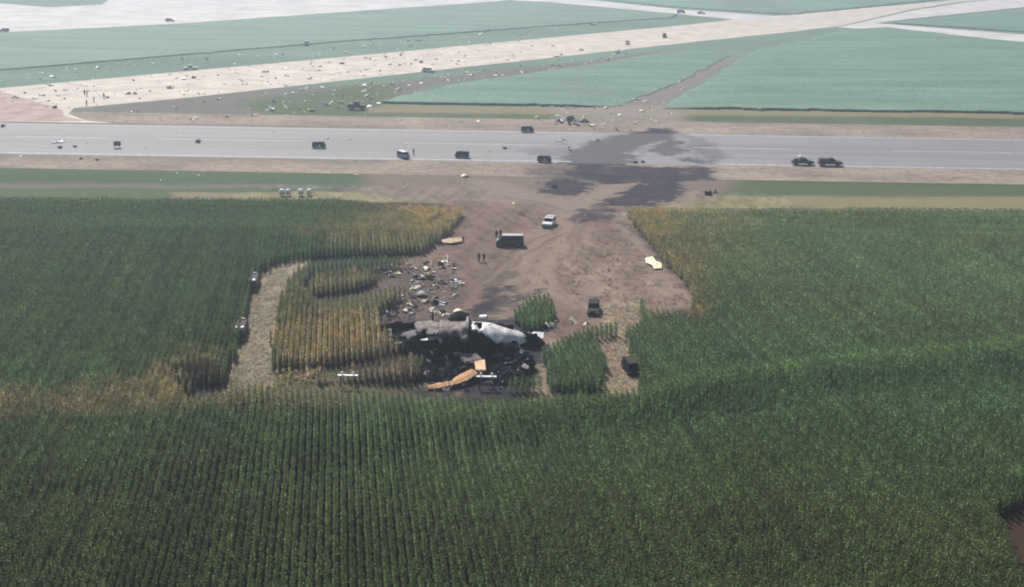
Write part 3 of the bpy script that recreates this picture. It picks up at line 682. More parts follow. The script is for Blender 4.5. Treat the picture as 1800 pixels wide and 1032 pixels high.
def vehicle(name, label, cat, px, py, yaw, kind, paint, group=None, roof=None, extra=None, size=1.0):
    K = KINDS[kind]; g = at(px, py); t = empty(name, (g.x, g.y, .014 if Y0 < g.y < Y1 else .0), R(yaw)); tag(t, label, cat, group); t.scale = size if isinstance(size, tuple) else (size,) * 3
    hw = lambda z: K['W'] / 2 * (1 - K['taper'] * max(0, z - K['tz']))
    bm = bmesh.new()
    l = [bm.verts.new((x, hw(z), z)) for x, z in K['prof']]; r = [bm.verts.new((x, -hw(z), z)) for x, z in K['prof']]; n = len(l)
    bm.faces.new(l); bm.faces.new(r[::-1])
    for i in range(n): bm.faces.new((l[i], r[i], r[(i + 1) % n], l[(i + 1) % n]))
    bmesh.ops.bevel(bm, geom=list(bm.edges), offset=.045, segments=2, affect='EDGES')
    bm_obj('body', bm, paint, t)
    def quads(nm, qs, m, par=t):
        b = bmesh.new()
        for q in qs: b.faces.new([b.verts.new(p) for p in q])
        ex = bmesh.ops.extrude_face_region(b, geom=list(b.faces)); c = sum((v.co for v in b.verts), Vector()) / len(b.verts)
        o = bm_obj(nm, b, m, par); return o
    (x0, z0), (x1, z1) = K['ws']; d = Vector((z0 - z1, 0, x1 - x0)).normalized() * .02
    quads('windshield', [[(x0 + d.x, hw(z0) * .88, z0 + d.z), (x0 + d.x, -hw(z0) * .88, z0 + d.z), (x1 + d.x, -hw(z1) * .9, z1 + d.z), (x1 + d.x, hw(z1) * .9, z1 + d.z)]], M_GLASS)
    for s in (1, -1):
        for q in K['side']: quads('side_window', [[(x, s * (hw(z) + .015), z) for x, z in q]], M_GLASS)
    (x0, z0), (x1, z1) = K['rear']
    quads('rear_window', [[(x0 - .02, hw(z0) * .8, z0), (x0 - .02, -hw(z0) * .8, z0), (x1 - .02, -hw(z1) * .8, z1), (x1 - .02, hw(z1) * .8, z1)]], M_GLASS)
    for x in K['wx']:
        for s in (1, -1):
            b = bmesh.new(); wr = K['wr']
            bmesh.ops.create_cone(b, cap_ends=True, segments=18, radius1=wr, radius2=wr, depth=.24, matrix=Matrix.Translation((x, s * (K['W'] / 2 - .10), wr)) @ Matrix.Rotation(R(90), 4, 'X'))
            wh = bm_obj('wheel', b, M_TYRE, t)
            b = bmesh.new(); bmesh.ops.create_cone(b, cap_ends=True, segments=14, radius1=wr * .58, radius2=wr * .5, depth=.05, matrix=Matrix.Translation((x, s * (K['W'] / 2 + .03), wr)) @ Matrix.Rotation(R(90) * -s, 4, 'X'))
            bm_obj('rim', b, M_RIM, wh)
    xf = max(x for x, z in K['prof']); xb = min(x for x, z in K['prof'])
    for s in (1, -1):
        b = bmesh.new(); bmesh.ops.create_uvsphere(b, u_segments=10, v_segments=6, radius=.12, matrix=Matrix.Translation((xf - .03, s * K['W'] * .37, K['hz'])) @ Matrix.Diagonal((.5, 1.2, 1, 1)))
        bm_obj('headlight', b, M_LAMP, t)
        b = bmesh.new(); bmesh.ops.create_cube(b, size=1, matrix=Matrix.Translation((xb - .0, s * K['W'] * .42, K['hz'])) @ Matrix.Diagonal((.06, .14, .22, 1)))
        bm_obj('tail_light', b, M_REDLAMP, t)
    for x in (xf + .02, xb - .02):
        b = bmesh.new(); bmesh.ops.create_cube(b, size=1, matrix=Matrix.Translation((x, 0, .55)) @ Matrix.Diagonal((.14, K['W'] * .96, .2, 1))); bmesh.ops.bevel(b, geom=list(b.edges), offset=.03, segments=2, affect='EDGES')
        bm_obj('bumper', b, M_TRIM, t)
    zt = max(z for x, z in K['prof'])
    if roof:                                             # a roof of another colour
        xs = [x for x, z in K['prof'] if z > zt - .15]; a, c = min(xs) + .06, max(xs) - .06
        b = bmesh.new(); bmesh.ops.create_cube(b, size=1, matrix=Matrix.Translation(((a + c) / 2, 0, zt + .012)) @ Matrix.Diagonal((c - a, hw(zt) * 1.9, .03, 1))); bmesh.ops.bevel(b, geom=list(b.edges), offset=.012, segments=1, affect='EDGES')
        bm_obj('roof', b, roof, t)
    def box(nm, c, s, m, rot=0, bev=.03):
        b = bmesh.new(); bmesh.ops.create_cube(b, size=1, matrix=Matrix.Translation(c) @ Matrix.Rotation(rot, 4, 'Z') @ Matrix.Diagonal((*s, 1)))
        bmesh.ops.bevel(b, geom=list(b.edges), offset=bev, segments=2, affect='EDGES'); return bm_obj(nm, b, m, t)
    for e in (extra or []): box(*e)
    return t
P_DARK = pm('dark_grey_paint', (.045, .048, .055), .35, .2); P_DKBLUE = pm('dark_blue_grey_paint', (.035, .045, .062), .4)
P_WHITE = pm('white_car_paint', (.78, .78, .77), .3); P_BLUE = pm('blue_grey_paint', (.14, .22, .32), .4); P_OLIVE = pm('olive_drab_paint', (.05, .055, .048), .7)
P_MAROON = pm('maroon_paint', (.11, .045, .05), .5); P_SILVER = pm('silver_roof_paint', (.42, .43, .45), .35, .3); P_BROWN = pm('dusty_brown_load', (.09, .07, .06), .9); P_BLACK = pm('black_paint', (.010, .011, .016), .65, spec=.15)
vehicle('van', 'dark grey panel van with a paler roof standing broadside on the dirt clearing', 'van', 896, 432, 183, 'van', P_DARK, roof=P_SILVER, extra=[('side_mirror', (1.7, 1.06, 1.4), (.1, .16, .22), P_BLACK), ('side_mirror', (1.7, -1.06, 1.4), (.1, .16, .22), P_BLACK)])
vehicle('station_wagon', 'white station wagon facing the camera on the dirt clearing', 'car', 965, 397, -104, 'wagon', P_WHITE, extra=[('roof_rack', (-.9, 0, 1.79), (1.7, 1.2, .05), P_SILVER)])
vehicle('utility_vehicle', 'black utility vehicle parked beside the green corn block below the stubble', 'car', 1043, 549, -95, 'wagon', P_BLACK, extra=[('load_frame', (-2.3, 0, 1.95), (.12, 2.3, .1), M_ASHGREY), ('load_frame', (-1.2, 0, 1.85), (.1, 1.5, .08), M_ASHGREY)], size=.92)
vehicle('utility_truck', 'black boxy truck with white roof glints, at the far end of the stubble path', 'truck', 446, 507, -84, 'round', P_BLACK, 'black trucks on the stubble path', extra=[('roof_glint', (1.2, .3, 2.28), (.7, .5, .26), M_WHITEP), ('roof_glint', (.9, -.5, 2.26), (.5, .4, .2), M_WHITEP), ('roof_glint', (-2.0, 0, 2.28), (.4, .7, .2), M_ASHGREY)], size=(1.3, .82, .82), roof=P_BLACK)  # pale blocks on top put in for glints on cab and rear
vehicle('utility_truck', 'black boxy truck with white roof glints, at the near end of the stubble path', 'truck', 424, 592, -84, 'round', P_BLACK, 'black trucks on the stubble path', extra=[('roof_glint', (1.0, .45, 2.28), (.5, .5, .25), M_WHITEP), ('roof_glint', (1.1, -.4, 2.3), (.6, .5, .3), M_WHITEP), ('roof_glint', (-2.0, .1, 2.28), (.4, .7, .2), M_ASHGREY)], size=(1.3, .82, .82), roof=P_BLACK)  # its roof glints are likewise built as pale blocks
vehicle('round_topped_van', 'black round topped van nosed out of the corn on the short stubble strip', 'van', 1108, 654, -80, 'round', P_BLACK, roof=P_BLACK, size=.78)
vehicle('tow_truck', 'dark pickup truck with a white beacon on the runway ahead of the maroon flatbed', 'truck', 1411, 290, 0, 'pickup', P_DKBLUE, extra=[('beacon', (-.9, 0, 2.05), (.7, .9, .5), M_WHITEP), ('hoist', (-1.7, 0, 1.4), (1.1, .7, .5), P_DARK)])
vehicle('loaded_pickup', 'maroon covered pickup truck behind the tow truck on the runway', 'truck', 1459, 291.5, 0, 'pickup', P_DKBLUE, extra=[('load_cover', (-1.5, 0, 1.45), (2.2, 1.9, .6), P_MAROON), ('cab_roof', (0, 0, 1.88), (1.0, 1.55, .06), P_MAROON)], size=1.08)
for px, py, yw, lb in [(561, 260, 6, 'small dark jeep alone on the runway below the centre line'), (812, 277, 172, 'small dark jeep on the runway, next along from the white roofed blue car'), (957, 285, -8, 'small dark jeep on the runway edge line beside the soot'), (927, 232, 10, 'small dark jeep on the far edge of the runway near the dark hulks')]:
    vehicle('rescue_jeep', lb, 'jeep', px, py, yw, 'round', P_DKBLUE, 'jeeps along the runway', extra=[('glare_plate', (.1, -1.0, 1.0), (.6, .05, .55), M_SKIN_PALE), ('light_bar', (.8, 0, 2.24), (.3, 1.3, .14), P_SILVER)], size=(.70, .82, .78))  # pale plate on the side put in for window glare
vehicle('car', 'blue grey car with a white roof on the near side of the runway', 'car', 709, 278, -58, 'van', P_BLUE, roof=P_WHITE, size=.82)
vehicle('army_truck', 'dark military truck on the grass before the crop wedge', 'truck', 628, 193, -4, 'army', P_OLIVE)
for px, py, yw, kd, pt, lb in [
        (335, 123, -160, 'pickup', P_SILVER, 'pale pickup truck on the far edge of the old concrete runway'),
        (299, 38, 10, 'wagon', P_MAROON, 'small dark car on the lower edge of the pale apron'),
        (7, 56, 170, 'wagon', P_DARK, 'small dark car at the cropped end of the pale apron'),
        (539, 80, -80, 'van', P_BLUE, 'small blue grey van in the grass above the old runway'),
        (754, 127, -20, 'wagon', P_WHITE, 'white car at the lower edge of the old runway beside scattered scraps'),
        (1168, 66, -95, 'van', P_DARK, 'dark van with pale back standing on the old runway near its junction'),
        (1103, 78, -90, 'wagon', P_SILVER, 'grey car in the middle of the old runway near the black van'),
        (1197, 23, 5, 'van', P_BLUE, 'blue grey van on the thin pale taxiway towards the junction'),
        (1233, 25, 10, 'wagon', P_SILVER, 'silver car right of the van on the thin pale taxiway')]:
    vehicle('parked_' + ('car' if kd == 'wagon' else kd), lb, 'car' if kd == 'wagon' else kd.replace('pickup', 'truck'), px, py, yw, kd, pt, roof=P_WHITE if kd == 'pickup' else None)

# ------------------------------------------------------------------ people
def limb_mesh(name, chains, mat, parent=None, sub=1):
    """skinned chains of (point, radius); the first chain starts at the pelvis"""
    me = bpy.data.meshes.new(name); V, E, Rd, roots, idx = [], [], [], [], {}
    for ch in chains:
        prev = None
        for p, r in ch:
            k = tuple(round(c, 4) for c in p)
            if k not in idx: idx[k] = len(V); V.append(p); Rd.append(r); (roots.append(idx[k]) if prev is None else None)
            if prev is not None: E.append((prev, idx[k]))
            prev = idx[k]
    me.from_pydata(V, E, []); me.materials.append(mat); o = link(bpy.data.objects.new(name, me), parent)
    md = o.modifiers.new('skin', 'SKIN'); md.use_smooth_shade = True
    for i, r in enumerate(Rd): me.skin_vertices[0].data[i].radius = (r, r); me.skin_vertices[0].data[i].use_root = i in roots
    s = o.modifiers.new('smooth', 'SUBSURF'); s.levels = s.render_levels = sub
    return o
M_FLESH = pm('skin', (.42, .26, .19), .6, var=.05); M_HAIR = pm('dark_hair', (.03, .022, .016), .8)
M_NAVY = pm('navy_cloth', (.03, .035, .06), .85); M_DKBROWN = pm('dark_brown_cloth', (.06, .042, .035), .85); M_DKGREY = pm('dark_grey_cloth', (.05, .05, .055), .85); M_LTSHIRT = pm('pale_shirt_cloth', (.42, .43, .46), .85)
def person(label, px, py, yaw, shirt, trousers, group, stride=.12, arm=.1, s=1.0):
    g = at(px, py); z0 = .022 if g.y > 255 else 0
    hd, L = (0, .015, 1.62), 1
    legs, arms, fingers = [], [], []
    for q in (1, -1):
        f = stride * q
        legs.append([((0, 0, .95), .13), ((q * .09, 0, .90), .095), ((q * .10, f * .55 + .02, .50), .062), ((q * .10, f, .085), .042), ((q * .11, f + .07, .035), .038), ((q * .115, f + .17, .028), .030)])
        sh, el, wr = (q * .19, 0, 1.40), (q * .245, -.02 - f * .4, 1.12), (q * .245, .10 * arm * 10 - f * .5, .88)
        arms.append([((0, 0, 1.32), .12), (sh, .062), (el, .044), (wr, .030)])
        hx, hy, hz = wr
        arms[-1].append(((hx, hy + .015, hz - .07), .034))
        for k in range(4): fingers.append([((hx - q * .005, hy + (k - 1.5) * .018 + .015, hz - .08), .010), ((hx - q * .01, hy + (k - 1.5) * .020 + .02, hz - .12 - .008 * (k in (1, 2))), .009), ((hx - q * .03, hy + (k - 1.5) * .02 + .022, hz - .155 - .012 * (k in (1, 2))), .008)])
        fingers.append([((hx, hy + .035, hz - .04), .011), ((hx - q * .02, hy + .07, hz - .075), .009), ((hx - q * .025, hy + .075, hz - .105), .008)])
    spine = [((0, 0, .95), .13), ((0, -.01, 1.12), .115), ((0, 0, 1.32), .12), ((0, .0, 1.46), .055), ((0, .01, 1.54), .062), ((0, .02, 1.62), .092), ((0, .01, 1.71), .075)]
    face = [[((0, .10, 1.61), .014), ((0, .125, 1.59), .012)], [((.085, .0, 1.61), .018), ((.1, -.01, 1.63), .012)], [((-.085, .0, 1.61), .018), ((-.1, -.01, 1.63), .012)]]
    o = limb_mesh('person', [spine] + legs + arms + fingers + face, M_FLESH)
    o.location = (g.x, g.y, z0); o.rotation_euler = (0, 0, R(yaw)); o.scale = (s,) * 3; tag(o, label, 'person', group)
    up = lambda ch, a, r: [(p, q + r) for p, q in ch[:a]]
    limb_mesh('shirt', [up(spine, 4, .022)] + [up(a, 4, .018) for a in arms], shirt, o)
    limb_mesh('trousers', [up(spine, 1, .025)] + [up(l, 4, .02) for l in legs], trousers, o)
    limb_mesh('hair', [[((0, -.01, 1.72), .082), ((0, -.035, 1.66), .075), ((0, -.05, 1.60), .05)]], M_HAIR, o)
    for q in (1, -1):
        limb_mesh('shoe', [[((q * .105, stride * q - .03, .045), .045), ((q * .11, stride * q + .08, .042), .046), ((q * .115, stride * q + .19, .035), .036)]], M_TRIM, o)
    return o
person('person in dark brown clothes walking on the dirt, on the side nearer the rubble', 842, 460, 10, M_DKBROWN, M_DKGREY, 'two people walking on the dirt', .14)
person('person in navy clothes walking on the dirt, the one nearer the station wagon side', 850.5, 461, -15, M_NAVY, M_NAVY, 'two people walking on the dirt', .10)
person('person in dark clothes standing behind the nose of the dark van', 872.5, 419, 200, M_DKGREY, M_NAVY, 'people by the dark van', .05)
person('person in brown clothes standing behind the windshield of the dark van', 880, 418, 150, M_DKBROWN, M_DKGREY, 'people by the dark van', .06)
for i, (px, py, yw, m, lb) in enumerate([(149, 168, 30, M_DKGREY, 'uppermost person on the debris strewn end of the old runway, in grey'), (153, 170, -50, M_LTSHIRT, 'person in a pale shirt beside the uppermost person on the old runway'),
                                        (165.5, 180, 90, M_DKBROWN, 'person in brown on the old runway between the pale shirt and the blue clothes'), (183, 174, 0, M_NAVY, 'person in blue clothes farthest along the old runway from the junction'),
                                        (152.5, 186, 140, M_NAVY, 'lowest of the people standing on the end of the old runway')]):
    person(lb, px, py, yw, m, M_NAVY if i % 2 else M_DKGREY, 'people on the old runway', .08, s=1.15)
person('person in dark clothes walking on the runway beside the white roofed blue car', 727, 272, 80, M_DKGREY, M_DKGREY, None, .16, s=1.05)

# ------------------------------------------------------------------ torn metal
def rugged(bm, amt, r):
    for v in bm.verts: v.co += Vector((r.uniform(-amt, amt), r.uniform(-amt, amt), r.uniform(-amt, amt)))
def scrap_mesh(name, seed, kind):
    r = random.Random(seed); bm = bmesh.new()
    if kind == 'sheet':                                   # crumpled piece of skin, one metre across
        bmesh.ops.create_grid(bm, x_segments=5, y_segments=4, size=.5)
        k1, k2, ph = r.uniform(.05, .22), r.uniform(.02, .12), r.uniform(0, 6)
        for v in bm.verts:
            x, y = v.co.x, v.co.y; v.co.y *= r.uniform(.45, .62); v.co.z = .12 + k1 * math.sin(x * 3.4 + ph) + k2 * math.sin(y * 9 + ph * 2)
            if abs(x) > .45 or abs(y) > .45: v.co.x += r.uniform(-.14, .14); v.co.y += r.uniform(-.12, .12); v.co.z += r.uniform(-.05, .10)
        if r.random() < .6: bmesh.ops.delete(bm, geom=[r.choice([f for f in bm.faces if any(e.is_boundary for e in f.edges)])], context='FACES')
    elif kind == 'curved':                                # curved panel with its frames
        bmesh.ops.create_grid(bm, x_segments=6, y_segments=3, size=.5); k = r.uniform(1.5, 2.6)
        for v in bm.verts:
            a = v.co.x * k; v.co.x = math.sin(a) * .5; v.co.z = .03 + (math.cos(a) - math.cos(k * .5)) * .42; v.co.y *= .7
            if abs(v.co.y) > .3: v.co.y += r.uniform(-.1, .1)
    elif kind == 'chunk':                                 # broken lump of frame and skin
        for i in range(5):
            M = Matrix.Translation((r.uniform(-.25, .25), r.uniform(-.2, .2), r.uniform(.1, .3))) @ Matrix.Rotation(r.uniform(0, 6.28), 4, 'Z') @ Matrix.Rotation(r.uniform(-1.1, 1.1), 4, 'X')
            g = bmesh.ops.create_grid(bm, x_segments=3, y_segments=2, size=.5, matrix=M @ Matrix.Diagonal((r.uniform(.4, .9), r.uniform(.25, .6), 1, 1)))
            for v in g['verts']: v.co += Vector((r.uniform(-.09, .09), r.uniform(-.09, .09), r.uniform(-.09, .09))); v.co.z = max(0, v.co.z)
        bmesh.ops.solidify(bm, geom=list(bm.faces), thickness=.04)
    elif kind == 'strip':                                 # long bent strip
        n = 9; pv = None; a = 0; x = -.8; z = .06; y = 0
        for i in range(n):
            w_ = .10 * (.5 + r.random())
            cur = (bm.verts.new((x, y - w_, max(.02, z))), bm.verts.new((x, y + w_, max(.02, z + r.uniform(-.04, .06)))))
            if pv: bm.faces.new((pv[0], cur[0], cur[1], pv[1]))
            pv = cur; x += .2; z = abs(z + r.uniform(-.07, .09)); y += r.uniform(-.07, .07)
    elif kind == 'seat':                                  # block of passenger seating
        for c, s in (((0, 0, .4), (1.0, .5, .14)), ((0, .24, .75), (1.0, .12, .65)), ((-.5, 0, .55), (.06, .45, .06)), ((.5, 0, .55), (.06, .45, .06)), ((-.35, 0, .17), (.06, .4, .34)), ((.35, 0, .17), (.06, .4, .34))):
            bmesh.ops.create_cube(bm, size=1, matrix=Matrix.Translation(c) @ Matrix.Diagonal((*s, 1)))
        rugged(bm, .03, r)
    if kind in ('sheet', 'curved', 'strip'): bmesh.ops.solidify(bm, geom=list(bm.faces), thickness=.035)
    bmesh.ops.recalc_face_normals(bm, faces=bm.faces)
    me = bpy.data.meshes.new(name); bm.to_mesh(me); bm.free(); return me
SCRAP = {k: [scrap_mesh(k, 100 + 10 * j + i, k) for i in range(n)] for j, (k, n) in enumerate([('sheet', 6), ('curved', 3), ('chunk', 4), ('strip', 3), ('seat', 1)])}
SCRAP_M = {}
NAMES = {'sheet': 'metal_scrap', 'curved': 'curved_panel', 'chunk': 'wreck_lump', 'strip': 'metal_strip', 'seat': 'passenger_seat'}
def scrap(kind, x, y, size, mat, label, group=None, z=0.0, rz=None, name=None, tilt=.0, zs=1.0):
    base = random.choice(SCRAP[kind]); key = (base.name, mat.name)
    if key not in SCRAP_M:
        me = base.copy(); me.materials.clear(); me.materials.append(mat); SCRAP_M[key] = me
    nm = name or NAMES[kind]
    o = link(bpy.data.objects.new(nm, SCRAP_M[key])); o.location = (x, y, z + .01)
    o.rotation_euler = (random.uniform(-tilt, tilt), random.uniform(-tilt, tilt), random.uniform(0, 6.28) if rz is None else rz)
    o.scale = (size, size * random.uniform(.8, 1.2), size * zs)
    return tag(o, label, 'debris' if kind != 'seat' else 'seat', group)
def scrap_px(kind, px, py, wpx, mat, label, group=None, **k):
    g = at(px, py); s = math.hypot(*(at(px + 1, py) - g)[:2]); return scrap(kind, g.x, g.y, max(.35, wpx * s), mat, label, group, z=.022 if g.y > 255 else .0, **k)

# single pieces that read on their own
for kd, px, py, wp, m, lb in [
        ('sheet', 100, 251, 20, M_WHITEP, 'long flat white sheet lying on the runway above a dark lump'),
        ('chunk', 105, 261, 12, M_BURNT2, 'dark lump on the runway just below the long white sheet'),
        ('chunk', 132, 259, 8, M_BURNT2, 'small dark lump on the runway right of the long white sheet'),
        ('chunk', 6, 223, 14, M_BURNT2, 'dark bent hulk on the runway where the pink junction meets it'),
        ('seat', 206, 260, 12, M_ASHGREY, 'grey block of aircraft seats standing upright on the runway'),
        ('chunk', 348, 251, 11, M_ASHGREY, 'grey lump beside the runway centre line left of the lone jeep'),
        ('sheet', 37, 275, 9, M_WHITEP, 'white crumpled scrap on the near runway edge line'),
        ('chunk', 171, 282, 9, M_BURNT2, 'dark lump on the cracked near shoulder'),
        ('chunk', 143, 280, 6, M_BURNT, 'small dark lump on the cracked near shoulder beside a larger one'),
        ('curved', 817, 311, 13, M_CREAM, 'cream curved panel on the brown grass edge near the shoulder'),
        ('sheet', 626, 308, 8, M_CREAM, 'small cream scrap on the near grass edge, beside the shoulder, smaller than the curved panel'),
        ('sheet', 669, 80, 9, M_WHITEP, 'white scrap in the grass above the old runway, below a white pair'),
        ('sheet', 717, 71.5, 10, M_WHITEP, 'thin white sheet in the grass beside the larger white sheet above the old runway'),
        ('sheet', 737, 72, 13, M_WHITEP, 'largest white sheet in the grass above the old runway'),
        ('sheet', 1043, 43.5, 15, M_WHITEP, 'white flat sheet in the grass close to the thin taxiway'),
        ('sheet', 1087, 93, 20, M_WHITEP, 'long white panel at the lower edge of the old runway'),
        ('sheet', 1104, 94, 8, M_WHITEP, 'short white piece beside the long white panel at the old runway'),
        ('sheet', 1046, 118, 12, M_WHITEP, 'white sheet in the grass above the crop wedge'),
        ('sheet', 647, 104, 16, M_WHITEP, 'white sheet lying on the old runway above another white sheet'),
        ('sheet', 647, 123, 11, M_WHITEP, 'white sheet lying low on the old runway'),
        ('curved', 1042, 222, 14, M_CREAM, 'cream white curved panel beside the runway at the end of the wrecked strip'),
        ('sheet', 1143, 194, 12, M_TANP, 'pinkish panel at the foot of the debris trail'),
        ('strip', 1085, 229, 16, M_BURNT, 'dark burnt strip on the far shoulder above the soot'),
        ('strip', 985, 253, 14, M_BURNT, 'dark twisted strip on the runway left of the soot'),
        ('strip', 998, 263, 16, M_BURNT, 'longer dark twisted strip on the runway at the soot edge'),
        ('chunk', 887, 262, 9, M_ASHGREY, 'grey lump on the runway between two jeeps'),
        ('strip', 858, 270, 11, M_ASHGREY, 'grey bent strip on the runway right of a jeep'),
        ('chunk', 1050, 249, 10, M_BURNT2, 'dark lump inside the soot at the far side of the runway'),
        ('chunk', 1117, 287, 9, M_BURNT, 'black lump at the lower edge of the bare patch in the soot'),
        ('chunk', 1130, 286, 9, M_BURNT2, 'dark lump beside the black one at the bare patch in the soot'),
        ('sheet', 1250, 341, 26, M_BURNT2, 'dark flat panel on the grass beyond the soot'),
        ('sheet', 1253, 338, 7, M_WHITEP, 'small white scrap standing behind the dark flat panel'),
        ('sheet', 1093, 377, 11, M_WHITEP, 'white sheet at the top corner of the tan corn edge'),
        ('strip', 1030, 378, 9, M_WHITEP, 'thin pale strip on the dark dirt above the clearing'),
        ('sheet', 902, 359, 10, M_CREAM, 'cream scrap where the dirt track enters the clearing'),
        ('strip', 915, 378, 12, M_DKBROWN, 'dark brown strip on the dirt above the dark van'),
        ('chunk', 976, 330, 11, M_BURNT, 'black lump in the oval burn mark'),
        ('curved', 805, 549, 19, M_CREAM, 'square cream block standing behind the arch of the wreck'),
        ('sheet', 1018, 568, 30, M_CREAM, 'flat cream panel at the top of the green corn block'),
        ('curved', 962, 573, 30, M_CREAM, 'pale tan curved panel behind the tail of the wreck'),
        ('strip', 978, 577, 13, M_TANP, 'tan strip in front of the pale curved panel behind the tail'),
        ('strip', 976, 566, 12, M_WHITEP, 'white strip standing in the dirt below the small corn clump'),
        ('sheet', 724, 537, 17, M_CREAM, 'bright cream rectangle in the rubble behind the wreck'),
        ('sheet', 757, 556, 9, M_YELLOW, 'yellow piece at the back of the wreck, left of the black post'),
        ('sheet', 768, 557, 12, M_YELLOW, 'yellow piece at the back of the wreck, right of the black post'),
        ('chunk', 759, 487, 9, M_BURNT, 'black lump at the top of the rubble field'),
        ('chunk', 740, 490, 17, M_ASHGREY, 'dark grey lump in the rubble beside the oval corn block'),
        ('curved', 741, 520, 22, M_ASHGREY, 'grey curved frame section arching over the rubble'),
        ('strip', 766, 462, 14, M_YELLOW, 'thin yellow curved strip at the top of the rubble field'),
        ('strip', 786, 458, 16, M_WHITEP, 'thin white strip on the dirt right of the yellow curved strip'),
        ('sheet', 783, 498, 18, M_BURNT2, 'dark blue panel in the rubble next to the bare dirt'),
        ('sheet', 778, 533, 18, M_BLUEP, 'pale blue grey panel in the rubble just behind the wreck'),
        ('strip', 815, 489, 9, M_YELLOW, 'small yellow strip on the dirt right of the rubble'),
        ('curved', 848, 558, 18, M_WHITEP, 'small white panel behind the top of the white wreck skin'),
        ('curved', 1022, 88.5, 9, M_TANP, 'tan scrap near the lower edge of the old runway'),
        ('chunk', 98, 190, 9, M_BURNT2, 'dark lump on the pink junction paving'),
        ('strip', 78, 182, 13, M_TRIM, 'dark strip on the pink junction paving'),
        ('strip', 57, 175, 9, M_ASHGREY, 'grey strip on the pink junction paving nearest the old runway'),
        ('curved', 467, 127, 13, M_TANP, 'tan bent panel in the middle of the old runway'),
        ('curved', 248, 156, 7, M_YELLOW, 'yellow scrap on the old runway'),
        ('chunk', 482, 180, 12, M_BLUEP, 'blue grey lump on the grass between the runways')]:
    scrap_px(kd, px, py, wp, m, lb, tilt=.25 if kd == 'chunk' else .1)

def panel(name, label, cat, pts, mat, th=.06, bend=None):
    """flat torn panel with outline pts (world x, y, z)"""
    bm = bmesh.new(); f = bm.faces.new([bm.verts.new(p) for p in pts])
    bmesh.ops.triangulate(bm, faces=[f]); bmesh.ops.subdivide_edges(bm, edges=bm.edges, cuts=2, use_grid_fill=True)
    r = random.Random(len(pts) * 31 + int(abs(pts[0][0]) * 10))
    for v in bm.verts: v.co.z = max(.02, v.co.z + r.uniform(-.03, .06))
    bmesh.ops.solidify(bm, geom=list(bm.faces), thickness=th)
    o = bm_obj(name, bm, mat); return tag(o, label, cat)
W3 = lambda pts: [tuple(at(*p)) for p in pts]
panel('torn_panel', 'two lobed cream white panel lying on the stubble before the dark corn edge', 'debris', W3([(1134, 454, .3), (1147, 451, .3), (1153, 459, .5), (1163, 463, .5), (1163, 472, .2), (1150, 473, .2), (1145, 466, .35), (1135, 462, .2)]), M_CREAM)
panel('tapered_fin', 'long tapered tan fin lying on the dirt beside the yellow corn corner', 'debris', W3([(768, 424, .2), (790, 420, .5), (812, 418, .7), (813, 424, .35), (796, 428, .3), (780, 428, .2)]), M_TANP, .12)
panel('black_plate', 'black plate standing at the tip of the tapered tan fin', 'debris', W3([(811, 424, .1), (815, 424, .1), (815.5, 417, .9), (811.5, 416, .9)]), M_TRIM, .05)

# scattered pieces nothing tells apart
M_RUBBLE = pm('dull_scraped_metal', (.42, .38, .34), .7, .1, .4, 2)
SPECS = []
def strew(pts, n, mats, kinds, size, label, group):
    P_ = poly(pts); lo, hi = P_.min(0), P_.max(0); c = 0
    while c < n:
        x, y = RNG.uniform(lo, hi)
        if not inside(np.array([x]), np.array([y]), P_)[0]: continue
        if any(inside(np.array([x]), np.array([y]), q)[0] for q in ISLANDS): continue
        s = size[0] * (size[1] / size[0]) ** (random.random() ** 1.7)
        SPECS.append((s / math.hypot(x, y, H), random.choice(kinds), x, y, s, random.choice(mats), label, group)); c += 1
RUB = [(660, 470), (742, 455), (800, 462), (812, 500), (790, 545), (800, 562), (690, 560), (650, 556), (690, 520), (722, 505)]
strew(RUB, 140, [M_WHITEP, M_RUBBLE, M_RUBBLE, M_CREAM, M_RUBBLE], ['sheet', 'strip', 'curved', 'chunk'], (.4, 1.5), 'pale metal scrap in the crowded rubble behind the wreck', 'pale rubble behind the wreck')
strew(RUB, 140, [M_BURNT, M_BURNT2, M_ASHGREY, M_ASHGREY], ['sheet', 'sheet', 'chunk', 'curved', 'strip'], (.4, 1.4), 'dark metal scrap in the crowded rubble behind the wreck', 'dark rubble behind the wreck')
strew(RUB, 16, [M_YELLOW, M_ORANGE, M_CREAM], ['sheet', 'chunk'], (.35, .9), 'small yellow scrap in the crowded rubble behind the wreck', 'yellow rubble behind the wreck')
strew([(655, 545), (720, 545), (700, 590), (665, 585)], 20, [M_BURNT, M_BURNT2, M_ASHGREY], ['sheet', 'chunk', 'strip'], (.7, 2.0), 'black twisted metal heaped at the burnt left end of the wreck', 'black metal at the left end of the wreck')
strew([(760, 640), (860, 640), (900, 688), (765, 690)], 34, [M_BURNT2, M_ASHGREY, M_BURNT], ['strip', 'strip', 'chunk', 'sheet'], (.5, 1.5), 'charred scrap heaped in front of the wreck', 'charred scrap in front of the wreck')
strew([(720, 620), (890, 650), (900, 688), (740, 685)], 12, [M_WHITEP, M_SKIN_PALE], ['sheet', 'strip'], (.25, .7), 'small pale scrap among the charred heap in front of the wreck', 'pale scrap in front of the wreck')
strew([(960, 180), (1060, 172), (1160, 172), (1180, 200), (1120, 232), (1020, 228), (970, 215)], 110, [M_WHITEP, M_WHITEP, M_SKIN_PALE, M_CREAM], ['sheet', 'curved', 'strip'], (.6, 2.2), 'pale scrap in the debris patch at the foot of the trail through the crops', 'pale scraps at the foot of the debris trail')
strew([(975, 212), (1035, 213), (1035, 223), (975, 223)], 16, [M_BURNT2, M_ASHGREY], ['chunk', 'sheet', 'curved'], (1.2, 3.0), 'dark hulk in the wrecked strip on the far runway shoulder', 'dark hulks on the far runway shoulder')
